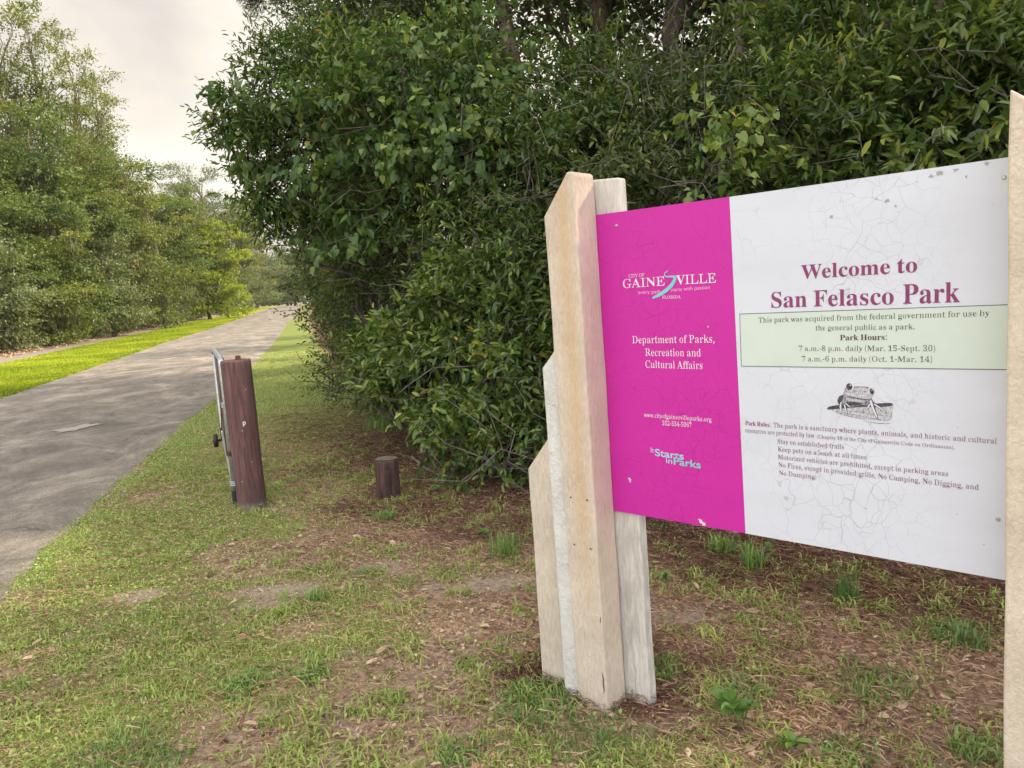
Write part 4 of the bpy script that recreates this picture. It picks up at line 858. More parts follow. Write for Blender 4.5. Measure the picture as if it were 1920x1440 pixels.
# little flat leaved weeds in the lawn, thickest beside the road
x, y = scatter(rng, 150000, -4.6, 3.2, 1.2, 8.5, 1.1)
dr = x - xr(y)
p = np.clip(1.25 - dr / 1.5, 0.10, 1) * np.clip(2.0 * fbm(x, y, .6, 81) - .30, 0, 1)
k = (dr > .03) & (rng.random(len(x)) < p) & (x < xt(y) + .3)
x, y = x[k], y[k]
n = len(x)
a = rng.random(n) * 2 * math.pi
sz = rng.uniform(.009, .022, n)
pos = np.stack([x, y, verge_h(x, y) + .008 + .022 * rng.random(n)], -1)
G = Geo()
G.add(*leaves(pos, np.stack([np.cos(a), np.sin(a), rng.normal(size=n) * .35], -1), np.array([0, 0, 1.0]) + .4 * rng.normal(size=(n, 3)), sz, sz * .8, np.clip(.2 + .8 * rng.random(n), .2, 1), T_ELL))
tag(link('ground_cover', G.mesh('ground_cover'), GRASS), kind='stuff')

# dry leaves
x, y = scatter(rng, 200000, -4.5, 4.2, 1.1, 11, 1.25)
p = np.clip(1.05 - green_mask(x, y), 0, 1)
k = (x > xr(y) + .05) & (rng.random(len(x)) < p * (.45 + .55 * fbm(x, y, .7, 91)) * (1 - .8 * sand_mask(x, y)) * np.clip((11 - y) / 4, 0, 1)) & (x < xt(y) + 2.2)
x, y = x[k], y[k]
n = len(x)
a = rng.random(n) * 2 * math.pi
big = rng.random(n) < .07
sz = np.where(big, rng.uniform(.03, .06, n), rng.uniform(.006, .026, n))
pos = np.stack([x, y, verge_h(x, y) + .004 + .012 * rng.random(n)], -1)
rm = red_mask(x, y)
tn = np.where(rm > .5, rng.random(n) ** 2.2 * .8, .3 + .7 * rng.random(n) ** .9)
G = Geo()
G.add(*leaves(pos, np.stack([np.cos(a), np.sin(a), rng.normal(size=n) * .25], -1), np.array([0, 0, 1.0]) + .5 * rng.normal(size=(n, 3)), sz, sz * rng.uniform(.3, .65, n), tn, T_ELL))
# leaf litter along the edge of the woods beyond the path
x, y = scatter(rng, 90000, -46, -15, 22, 100, 1.4)
k = (x < strip_x(y, 5.7)) & (x > strip_x(y, 9.5)) & (rng.random(len(x)) < .75)
x, y = x[k], y[k]
n = len(x)
a = rng.random(n) * 2 * math.pi
sz = rng.uniform(.06, .16, n)
G.add(*leaves(np.stack([x, y, gz(y) + .01 + .05 * rng.random(n)], -1), np.stack([np.cos(a), np.sin(a), rng.normal(size=n) * .3], -1), np.array([0, 0, 1.0]) + .5 * rng.normal(size=(n, 3)), sz, sz * .6, .35 + .6 * rng.random(n), T_ELL))
tag(link('fallen_leaves', G.mesh('fallen_leaves'), LITTER), kind='stuff')

# pine needles
x, y = scatter(rng, 320000, -3.5, 4.4, 1.1, 12, 1.25)
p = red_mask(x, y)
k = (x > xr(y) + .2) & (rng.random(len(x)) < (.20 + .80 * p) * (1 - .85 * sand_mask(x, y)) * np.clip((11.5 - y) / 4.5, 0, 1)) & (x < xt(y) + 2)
x, y = x[k], y[k]
n = len(x)
a = rng.random(n) * 2 * math.pi
pos = np.stack([x, y, verge_h(x, y) + .006 + .02 * rng.random(n)], -1)
G = Geo()
ln = rng.uniform(.04, .16, n)
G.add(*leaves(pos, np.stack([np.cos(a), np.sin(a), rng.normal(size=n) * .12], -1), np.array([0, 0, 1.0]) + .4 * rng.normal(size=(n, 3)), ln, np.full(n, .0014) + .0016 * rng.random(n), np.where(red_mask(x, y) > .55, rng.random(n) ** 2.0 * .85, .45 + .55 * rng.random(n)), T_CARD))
tag(link('pine_needles', G.mesh('pine_needles'), STRAW), kind='stuff')

# ================================================================ the park sign
SX, SY = 0.264, 2.499
SIGN_ROT = math.atan2(-0.6726, 0.7400)
sign = empty('park_sign', (SX, SY, 0), SIGN_ROT, label='white and magenta park welcome sign held between stepped pale posts', cat='sign')


def timber(name, c0, c1, stain=None, bs=0.6, rough_scale=(110, 110, 30), pits=False):
    m, t, b = new_mat(name)
    v = coord(t, rough_scale)
    n = noise(t, 1.0, 6, 0.7, v, 0.5)
    n2 = noise(t, 5.0, 4, 0.6, coord(t))
    r = ramp(t, n.outputs['Fac'], [(0.30, c0), (0.62, c1)])
    q = mixc(t, 1.0, r.outputs['Color'], ramp(t, n2.outputs['Fac'], [(0.3, (.86, .85, .84)), (0.7, (1.08, 1.08, 1.08))]).outputs['Color'], 'MULTIPLY')
    if stain:
        # a rust coloured run of water down one arris, fading towards the foot
        sp = _node(t, 'ShaderNodeSeparateXYZ')
        t.links.new(coord(t), sp.inputs['Vector'])
        nw = noise(t, 1.5, 3, 0.5, coord(t, (1, 1, 2.5)))
        w = _node(t, 'ShaderNodeMath', operation='MULTIPLY_ADD')
        t.links.new(nw.outputs['Fac'], w.inputs[0])
        w.inputs[1].default_value = 0.05
        t.links.new(sp.outputs['X'], w.inputs[2])
        w2 = _node(t, 'ShaderNodeMath', operation='MULTIPLY_ADD')
        t.links.new(sp.outputs['Z'], w2.inputs[0])
        w2.inputs[1].default_value = 0.018
        t.links.new(w.outputs[0], w2.inputs[2])
        band = ramp(t, w2.outputs[0], [(0.0, (0, 0, 0)), (0.06, (0, 0, 0)), (1, (0, 0, 0))])
        mr_ = _node(t, 'ShaderNodeMapRange')
        mr_.inputs['From Min'].default_value = -0.10
        mr_.inputs['From Max'].default_value = 0.02
        t.links.new(w2.outputs[0], mr_.inputs['Value'])
        t.links.new(mr_.outputs[0], band.inputs['Fac'])
        ramp_set(band, [(0.12, (0, 0, 0)), (0.62, (0.95, 0.95, 0.95)), (0.92, (0.3, 0.3, 0.3)), (1.0, (0.10, 0.10, 0.10))])
        hz_ = _node(t, 'ShaderNodeMapRange')
        hz_.inputs['From Min'].default_value = 0.25
        hz_.inputs['From Max'].default_value = 0.75
        t.links.new(sp.outputs['Z'], hz_.inputs['Value'])
        f = _node(t, 'ShaderNodeMath', operation='MULTIPLY')
        t.links.new(band.outputs['Color'], f.inputs[0])
        t.links.new(hz_.outputs[0], f.inputs[1])
        f2 = _node(t, 'ShaderNodeMath', operation='MULTIPLY')
        t.links.new(f.outputs[0], f2.inputs[0])
        f2.inputs[1].default_value = 0.6
        q = mixc(t, f2.outputs[0], q, stain)
        # pinkish tone on the inner side
        pk = _node(t, 'ShaderNodeMapRange')
        pk.inputs['From Min'].default_value = 0.004
        pk.inputs['From Max'].default_value = 0.05
        sp2 = _node(t, 'ShaderNodeSeparateXYZ')
        t.links.new(coord(t), sp2.inputs['Vector'])
        t.links.new(sp2.outputs['Y'], pk.inputs['Value'])
        f3 = _node(t, 'ShaderNodeMath', operation='MULTIPLY')
        t.links.new(pk.outputs[0], f3.inputs[0])
        t.links.new(hz_.outputs[0], f3.inputs[1])
        f4 = _node(t, 'ShaderNodeMath', operation='MULTIPLY')
        t.links.new(f3.outputs[0], f4.inputs[0])
        f4.inputs[1].default_value = 0.3
        q = mixc(t, f4.outputs[0], q, (0.60, 0.40, 0.40))
    # green-grey weathering near the ground
    t.links.new(q, b.inputs['Base Color'])
    b.inputs['Roughness'].default_value = 0.85
    b.inputs['Specular IOR Level'].default_value = 0.25
    bump(t, b, n.outputs['Fac'], bs, 0.012)
    return m


M_POST = timber('weathered beige timber', (0.545, 0.465, 0.38), (0.71, 0.63, 0.54), stain=(0.60, 0.39, 0.20))
M_POST2 = timber('beige stucco timber', (0.60, 0.52, 0.42), (0.72, 0.64, 0.53), bs=0.6, rough_scale=(75, 75, 60))
M_ROUGH = timber('rough white board', (0.66, 0.655, 0.64), (0.76, 0.755, 0.74), bs=1.0, rough_scale=(42, 42, 30))
M_BEIGE = timber('sandy board', (0.54, 0.47, 0.385), (0.70, 0.63, 0.54), bs=0.6)
M_GREY = timber('bleached grey board', (0.46, 0.445, 0.41), (0.72, 0.70, 0.665), bs=0.85, rough_scale=(48, 48, 9))


def slab(name, poly, b0, b1, lean, mat, parent, bev=0.006):
    """a board: its outline in the plane of the sign (s, z), from depth b0 to b1, leaning a little to one side"""
    bm = bmesh.new()
    lo = [bm.verts.new((s - lean * z, b0, z)) for s, z in poly]
    f = bm.faces.new(lo)
    r = bmesh.ops.extrude_face_region(bm, geom=[f])
    for v in r['geom']:
        if isinstance(v, bmesh.types.BMVert):
            v.co.y = b1
    bmesh.ops.recalc_face_normals(bm, faces=bm.faces)
    bmesh.ops.bevel(bm, geom=list(bm.edges), offset=bev, segments=2, affect='EDGES', profile=0.5)
    # rows of cuts so the arrises can be a little uneven
    for zc in np.arange(0.05, 1.85, 0.06):
        bmesh.ops.bisect_plane(bm, geom=list(bm.verts) + list(bm.edges) + list(bm.faces), plane_co=(0, 0, zc), plane_no=(0, 0, 1))
    for v in bm.verts:
        k = 0.0016
        v.co.x += k * (vnoise(v.co.z * 9, v.co.y * 20, 1, 3) - .5) * 2
        v.co.y += k * (vnoise(v.co.z * 9, v.co.x * 20, 1, 4) - .5) * 2
    me = bpy.data.meshes.new(name)
    bm.to_mesh(me)
    bm.free()
    return link(name, me, mat, parent)


LL = 0.0175
slab('post', [(-0.132, -.25), (0.0, -.25), (0.0, 1.862), (-0.006, 1.870), (-0.028, 1.872), (-0.132, 1.738)], 0.0, 0.115, LL, M_POST, sign)
slab('step_board', [(-0.204, -.25), (-0.134, -.25), (-0.134, 1.30), (-0.148, 1.275), (-0.200, 1.221)], 0.014, 0.105, LL, M_ROUGH, sign)
slab('step_board', [(-0.352, -.25), (-0.206, -.25), (-0.206, 0.975), (-0.235, 0.958), (-0.344, 0.832)], 0.060, 0.125, LL, M_BEIGE, sign)
slab('backing_board', [(-0.03, -.25), (0.096, -.25), (0.093, 1.845), (-0.03, 1.853)], 0.124, 0.170, LL, M_GREY, sign)
# the other end, mirrored, almost wholly outside the photograph
RL = 0.008
slab('post', [(1.178, -.25), (1.318, -.25), (1.318, 1.76), (1.180, 1.868)], 0.0, 0.115, RL, M_POST2, sign)
slab('step_board', [(1.320, -.25), (1.392, -.25), (1.390, 1.221), (1.334, 1.275), (1.320, 1.29)], 0.014, 0.105, RL, M_ROUGH, sign)
slab('step_board', [(1.394, -.25), (1.54, -.25), (1.535, 0.832), (1.42, 0.958), (1.394, 0.97)], 0.060, 0.125, RL, M_BEIGE, sign)
slab('backing_board', [(1.215, -.25), (1.31, -.25), (1.31, 1.74), (1.215, 1.80)], 0.124, 0.170, RL, M_GREY, sign)

# a split near the foot of the post, and old nail holes
SPLIT = plain('dark split in wood', (.06, .045, .035), .95)
for nm, s, z0, z1, w in (('split', -.010, .075, .155, .0045), ('split', -.004, .335, .36, .003), ('nail_hole', -.098, .768, .774, .008), ('nail_hole', -.028, .768, .774, .010), ('nail_hole', -.098, .598, .604, .008), ('nail_hole', -.028, .595, .601, .010)):
    g = Geo()
    zs_ = np.linspace(z0, z1, 7)
    wv = w * np.sin(np.linspace(.25, math.pi - .25, 7)) * .5
    mx_ = s - LL * zs_ + .0012 * np.sin(zs_ * 160)
    V = np.concatenate([np.stack([mx_ - wv, np.full(7, -.0022), zs_], -1), np.stack([mx_ + wv, np.full(7, -.0022), zs_], -1)])
    i_ = np.arange(6)
    g.add(V, [np.stack([i_, i_ + 7, i_ + 8, i_ + 1], -1)])
    link(nm, g.mesh(nm), SPLIT, sign)

# panel with crazed paint
PF = 0.1145                # depth of the panel's front
Z0, Z1 = 0.706, 1.7335
SPLIT0, SPLIT1 = 0.474, 0.4505


def panel_mat(name, base, crack, strength, fade_right=False):
    m, t, b = new_mat(name)
    v = coord(t)
    nd = noise(t, 4.0, 3, 0.5, v)
    sub = _node(t, 'ShaderNodeVectorMath', operation='MULTIPLY_ADD')
    t.links.new(nd.outputs['Color'], sub.inputs[0])
    sub.inputs[1].default_value = (0.22, 0.22, 0.22)
    t.links.new(v, sub.inputs[2])
    lines = None
    for sc2, w, seed in ((11.5, 0.0075, 0), (21.0, 0.012, 3.3)):
        a = _node(t, 'ShaderNodeVectorMath', operation='ADD')
        t.links.new(sub.outputs[0], a.inputs[0])
        a.inputs[1].default_value = (seed, seed * .7, seed)
        vo = _node(t, 'ShaderNodeTexVoronoi', feature='DISTANCE_TO_EDGE')
        vo.inputs['Scale'].default_value = sc2
        t.links.new(a.outputs[0], vo.inputs['Vector'])
        r = ramp(t, vo.outputs['Distance'], [(w * .35, (1, 1, 1)), (w * 1.5, (0, 0, 0))])
        k = noise(t, 2.4, 3, 0.5, a.outputs[0])
        r2 = ramp(t, k.outputs['Fac'], [(0.40, (0, 0, 0)), (0.60, (1, 1, 1))])
        p = mixc(t, 1.0, r.outputs['Color'], r2.outputs['Color'] if sc2 > 10 else ramp(t, k.outputs['Fac'], [(.34, (0.1, 0.1, 0.1)), (.5, (.9, .9, .9))]).outputs['Color'], 'MULTIPLY')
        lines = p if lines is None else mixc(t, 1.0, lines, p, 'LIGHTEN')
    if fade_right:
        sp = _node(t, 'ShaderNodeSeparateXYZ')
        t.links.new(v, sp.inputs['Vector'])
        mr_ = _node(t, 'ShaderNodeMapRange')
        mr_.inputs['From Min'].default_value = 0.85
        mr_.inputs['From Max'].default_value = 1.06
        mr_.inputs['To Min'].default_value = 1
        mr_.inputs['To Max'].default_value = 0
        t.links.new(sp.outputs['X'], mr_.inputs['Value'])
        lines = mixc(t, 1.0, lines, mr_.outputs[0], 'MULTIPLY')
    f = _node(t, 'ShaderNodeMath', operation='MULTIPLY')
    t.links.new(lines, f.inputs[0])
    f.inputs[1].default_value = strength
    g_ = noise(t, 3.0, 5, 0.6, coord(t, (1, 1, 3.0)))
    gr = ramp(t, g_.outputs['Fac'], [(0.3, tuple(x * .93 for x in base)), (0.7, base)])
    q = mixc(t, f.outputs[0], gr.outputs['Color'], crack)
    t.links.new(q, b.inputs['Base Color'])
    b.inputs['Roughness'].default_value = 0.45
    b.inputs['Specular IOR Level'].default_value = 0.3
    bump(t, b, lines, -0.25, 0.002)
    return m


M_MAG = panel_mat('faded magenta enamel', (0.57, 0.026, 0.36), (0.33, 0.012, 0.18), 0.65)
M_WHT = panel_mat('crazed white enamel', (0.655, 0.69, 0.785), (0.30, 0.32, 0.36), 0.62, True)


def flat_box(name, poly, y0, y1, mat, parent):
    g = Geo()
    n = len(poly)
    V = [(s, y0, z) for s, z in poly] + [(s, y1, z) for s, z in poly]
    q = [(i, (i + 1) % n, (i + 1) % n + n, i + n) for i in range(n)]
    g.add(V, [q])
    g.add(V[:n], [np.arange(n)[None, ::-1]])
    g.add(V[n:], [np.arange(n)[None]])
    me = g.mesh(name)
    bm = bmesh.new()
    bm.from_mesh(me)
    bmesh.ops.remove_doubles(bm, verts=bm.verts, dist=1e-6)
    bmesh.ops.recalc_face_normals(bm, faces=bm.faces)
    bm.to_mesh(me)
    bm.free()
    return link(name, me, mat, parent)


mag = flat_box('magenta_panel', [(-0.034, Z0 + .001), (SPLIT0, Z0 + .003), (SPLIT1, Z1 - .001), (-0.060, Z1)], PF, PF + .005, M_MAG, sign)
wht = flat_box('white_panel', [(SPLIT0 + .0006, Z0 + .003), (1.235, Z0), (1.235, Z1 + .002), (SPLIT1 + .0006, Z1 - .001)], PF, PF + .005, M_WHT, sign)

# ---------------------------------------------------------------- lettering
INK_PURPLE = plain('faded plum print', (0.235, 0.035, 0.135), 0.6, var=.2, scale=40)
INK_RULES = plain('faded violet print', (0.20, 0.07, 0.145), 0.6)
INK_DARK = plain('dark grey print', (0.09, 0.075, 0.085), 0.6)
INK_BOLD = plain('maroon black print', (0.07, 0.025, 0.04), 0.6)
INK_WHITE = plain('white print', (0.80, 0.74, 0.79), 0.5)
INK_PINK = plain('pale pink print', (0.80, 0.42, 0.66), 0.5)
INK_TEAL = plain('teal print', (0.20, 0.56, 0.62), 0.5)
INK_SKY = plain('pale blue print', (0.36, 0.60, 0.76), 0.5)


def serif_width(text, font):
    return sum((160 if ch == ' ' else font[ch][0]) for ch in text) / 1000.0


def polys_to_mesh(name, contours, depth_y, offset=0.0):
    """fills closed outlines lying in the plane of the sign"""
    cu = bpy.data.curves.new(name, 'CURVE')
    cu.dimensions = '2D'
    cu.fill_mode = 'FRONT'
    for c in contours:
        sp = cu.splines.new('POLY')
        sp.points.add(len(c) - 1)
        sp.points.foreach_set('co', np.concatenate([np.asarray(c, float), np.zeros((len(c), 1)), np.ones((len(c), 1))], 1).ravel())
        sp.use_cyclic_u = True
    o = bpy.data.objects.new(name, cu)
    COL.objects.link(o)
    bpy.context.view_layer.update()
    me = bpy.data.meshes.new_from_object(o.evaluated_get(bpy.context.evaluated_depsgraph_get()))
    bpy.data.objects.remove(o)
    bpy.data.curves.remove(cu)
    n = len(me.vertices)
    co = np.zeros(n * 3)
    me.vertices.foreach_get('co', co)
    co = co.reshape(-1, 3)
    me.vertices.foreach_set('co', np.stack([co[:, 0], np.full(n, depth_y), co[:, 1]], -1).ravel())
    me.update()
    me.name = name
    return me


GLYPHS = {}


def glyph(font, ch):
    """one letter filled once: its vertices and triangles"""
    k = (id(font), ch)
    if k not in GLYPHS:
        cs = [np.array([[float(v) for v in p.split()] for p in c.split(',')]) / 1000.0 for c in font[ch][1].split(';')]
        me = polys_to_mesh('glyph', cs, 0.0)
        co = np.zeros(len(me.vertices) * 3)
        me.vertices.foreach_get('co', co)
        GLYPHS[k] = (co.reshape(-1, 3)[:, [0, 2]], [tuple(p.vertices) for p in me.polygons])
        bpy.data.meshes.remove(me)
    return GLYPHS[k]


def serif_mesh(name, text, font, s0, s1, z0, z1, cap):
    """a line of lettering from s0 to s1 with its baseline from z0 to z1 and capitals of height cap"""
    kx = (s1 - s0) / serif_width(text, font)
    kz = cap / 0.455
    g, x = Geo(), 0.0
    for i, ch in enumerate(text):
        if ch == ' ':
            x += 0.160
            continue
        P, fs = glyph(font, ch)
        X = s0 + kx * (x + P[:, 0])
        V = np.stack([X, np.full(len(P), TY - .00008 * (i % 2)), z0 + (z1 - z0) * (X - s0) / (s1 - s0) + kz * P[:, 1]], -1)
        for n_ in sorted({len(f) for f in fs}):
            g.add(V, [[f for f in fs if len(f) == n_]])
        x += font[ch][0] / 1000.0
    return g.mesh(name)


def sans_contours(text, s0, s1, z0, z1, cap, fat=0.0):
    cu = bpy.data.curves.new('sans', 'FONT')
    cu.body = text
    cu.fill_mode = 'FRONT'
    cu.offset = fat
    o = bpy.data.objects.new('sans', cu)
    COL.objects.link(o)
    bpy.context.view_layer.update()
    me = bpy.data.meshes.new_from_object(o.evaluated_get(bpy.context.evaluated_depsgraph_get()))
    bpy.data.objects.remove(o)
    n = len(me.vertices)
    co = np.zeros(n * 3)
    me.vertices.foreach_get('co', co)
    co = co.reshape(-1, 3)
    k = (s1 - s0) / co[:, 0].max()
    X = s0 + co[:, 0] * k
    me.vertices.foreach_set('co', np.stack([X, np.full(n, PF - .0008), z0 + (z1 - z0) * (X - s0) / (s1 - s0) + co[:, 1] * cap / 0.69], -1).ravel())
    me.update()
    return me


TY = PF - 0.0008


def serif_part(name, lines, font, mat, parent):
    for ln in lines:
        o = link(name, serif_mesh(name, ln[0], font, *ln[1:]), mat, parent)
    return o


serif_part('heading_text', [("Welcome to", .661, .957, 1.480, 1.4815, .0385), ("San Felasco", .568, .902, 1.4025, 1.4015, .0445), ("Park", .921, 1.050, 1.4015, 1.4015, .0500)], BOLD, INK_PURPLE, wht)

nb0 = flat_box('notice_box', [(.4755, 1.2305), (1.200, 1.2360), (1.200, 1.3920), (.4745, 1.3870)], PF - .0006, PF - .0002, None, wht)
m, t, b = new_mat('pale green sticker')
n = noise(t, 5, 4, .6, coord(t))
r = ramp(t, n.outputs['Fac'], [(.35, (0.56, 0.66, 0.60)), (.65, (0.62, 0.70, 0.66))])
t.links.new(r.outputs['Color'], b.inputs['Base Color'])
b.inputs['Roughness'].default_value = .5
nb0.data.materials.clear()
nb0.data.materials.append(m)
TY = PF - .0012
g = Geo()
for (a0, c0), (a1, c1), w in (((.4745, 1.387), (1.2, 1.392), .0017), ((.4755, 1.2305), (1.2, 1.236), .0017), ((.4745, 1.387), (.4755, 1.2305), .0014)):
    dv = np.array([a1 - a0, c1 - c0])
    nv = np.array([-dv[1], dv[0]]) / np.linalg.norm(dv) * w / 2
    g.add([(a0 - nv[0], TY, c0 - nv[1]), (a1 - nv[0], TY, c1 - nv[1]), (a1 + nv[0], TY, c1 + nv[1]), (a0 + nv[0], TY, c0 + nv[1])], [[(0, 1, 2, 3)]])
link('border_line', g.mesh('border_line'), INK_DARK, nb0)
serif_part('notice_text', [("This park was acquired from the federal government for use by", .532, 1.115, 1.360, 1.366, .0150),
                           ("the general public as a park.", .697, .951, 1.3355, 1.3355, .0145),
                           ("7 a.m.-8 p.m. daily (Mar. 15-Sept. 30)", .649, .999, 1.2775, 1.2795, .0145),
                           ("7 a.m.-6 p.m. daily (Oct. 1-Mar. 14)", .657, .992, 1.2480, 1.2515, .0145)], REG, INK_DARK, nb0)
serif_part('hours_heading', [("Park Hours:", .763, .885, 1.3075, 1.3085, .0150)], BOLD, INK_BOLD, nb0)
TY = PF - .0008
serif_part('rules_heading', [("Park Rules:", .483, .563, 1.0505, 1.0505, .0135)], BOLD, INK_PURPLE, wht)
serif_part('rules_text', [("The park is a sanctuary where plants, animals, and historic and cultural", .570, 1.135, 1.0505, 1.0515, .0140),
                          ("resources are protected by law", .482, .690, 1.0280, 1.0285, .0140),
                          ("(Chapter 18 of the City of Gainesville Code on Ordinances).", .697, 1.044, 1.0285, 1.0290, .0100),
                          ("Stay on established trails", .581, .772, 1.0030, 1.0030, .0140),
                          ("Keep pets on a leash at all times", .582, .832, .9795, .9800, .0140),
                          ("Motorized vehicles are prohibited, except in parking areas", .582, 1.030, .9555, .9570, .0140),
                          ("No Fires, except in provided grills, No Camping, No Digging, and", .583, 1.098, .9320, .9300, .0145),
                          ("No Dumping.", .584, .695, .9080, .9080, .0140)], REG, INK_RULES, wht)
serif_part('department_text', [("Department of Parks,", .092, .393, 1.2995, 1.3015, .0240), ("Recreation and", .140, .344, 1.2580, 1.2580, .0240),
                               ("Cultural Affairs", .138, .349, 1.2185, 1.2185, .0240)], REG, INK_WHITE, mag)
serif_part('contact_text', [("www.cityofgainesvilleparks.org", .126, .372, 1.0525, 1.0525, .0150), ("352-334-5067", .194, .303, 1.0295, 1.0295, .0150)], REG, INK_WHITE, mag)
for ln in (("CITY OF", .089, .150, 1.5165, 1.5175, .0105), ("GAINE", .062, .225, 1.4835, 1.4845, .0285), ("VILLE", .266, .402, 1.4850, 1.4840, .0285), ("FLORIDA", .212, .279, 1.4425, 1.4415, .0095)):
    emb = link('city_lettering', serif_mesh('city_lettering', ln[0], REG, *ln[1:]), INK_WHITE, mag)
link('motto_text', sans_contours('every path', .123, .207, 1.4615, 1.4605, .0115), INK_PINK, mag)
link('motto_text', sans_contours('starts with passion', .244, .380, 1.4640, 1.4660, .0115), INK_PINK, mag)


def ribbon(pts, wid, n=60):
    pts = np.asarray(pts, float)
    t_ = np.linspace(0, len(pts) - 1, n)
    P = np.stack([np.interp(t_, np.arange(len(pts)), pts[:, i]) for i in range(2)], -1)
    for _ in range(3):
        P[1:-1] = (P[:-2] + 2 * P[1:-1] + P[2:]) / 4
    w = np.interp(t_, np.arange(len(wid)), wid)
    d = unit(np.gradient(P, axis=0))
    nn = np.stack([-d[:, 1], d[:, 0]], -1) * w[:, None] / 2
    return np.concatenate([P + nn, (P - nn)[::-1]])


sw = [(.239, 1.531), (.226, 1.524), (.2235, 1.516), (.232, 1.5115), (.249, 1.5115), (.263, 1.509), (.260, 1.498), (.247, 1.482), (.228, 1.468), (.203, 1.455), (.177, 1.446)]
link('swoosh', polys_to_mesh('swoosh', [ribbon(sw, [.002, .003, .003, .004, .006, .009, .011, .012, .012, .011, .006])], PF - .0014), INK_TEAL, mag)
st = link('slogan_text', sans_contours('Starts', .162, .270, .9235, .9205, .0235, .018), INK_SKY, mag)
link('slogan_word', sans_contours('Parks', .230, .330, .9015, .8985, .0235, .018), INK_TEAL, mag)
link('slogan_word', sans_contours('in', .202, .227, .9035, .9025, .0185, .008), INK_SKY, mag)
link('slogan_word', sans_contours('It', .145, .160, .934, .933, .0170, .008), INK_SKY, mag)

# a frog drawn in pencil on a log: flat print
FX, FZ, FK = .727, 1.0995, .170


def fp(pts):
    P = np.asarray(pts, float)
    return np.stack([FX + (P[:, 0] - 615) / 430 * FK, FZ + (330 - P[:, 1]) / 430 * FK], -1)


def ell(cx, cy, rx, ry, rot=0, n=20):
    a = np.linspace(0, 2 * math.pi, n, endpoint=False)
    x_, y_ = rx * np.cos(a), ry * np.sin(a)
    return np.stack([cx + x_ * math.cos(rot) - y_ * math.sin(rot), cy + x_ * math.sin(rot) + y_ * math.cos(rot)], -1)


def smooth_loop(pts, k=4):
    P = np.asarray(pts, float)
    n = len(P)
    out = []
    for i in range(n):
        p0, p1, p2, p3 = P[i - 1], P[i], P[(i + 1) % n], P[(i + 2) % n]
        for j in range(k):
            t_ = j / k
            out.append(.5 * (2 * p1 + (p2 - p0) * t_ + (2 * p0 - 5 * p1 + 4 * p2 - p3) * t_ ** 2 + (3 * p1 - p0 - 3 * p2 + p3) * t_ ** 3))
    return np.array(out)


def pencil(name, c0, c1):
    m, t, b = new_mat(name)
    n = noise(t, 300, 3, .7, coord(t, (1, 1, .35)))
    r = ramp(t, n.outputs['Fac'], [(.38, c0), (.6, c1)])
    t.links.new(r.outputs['Color'], b.inputs['Base Color'])
    b.inputs['Roughness'].default_value = .6
    return m


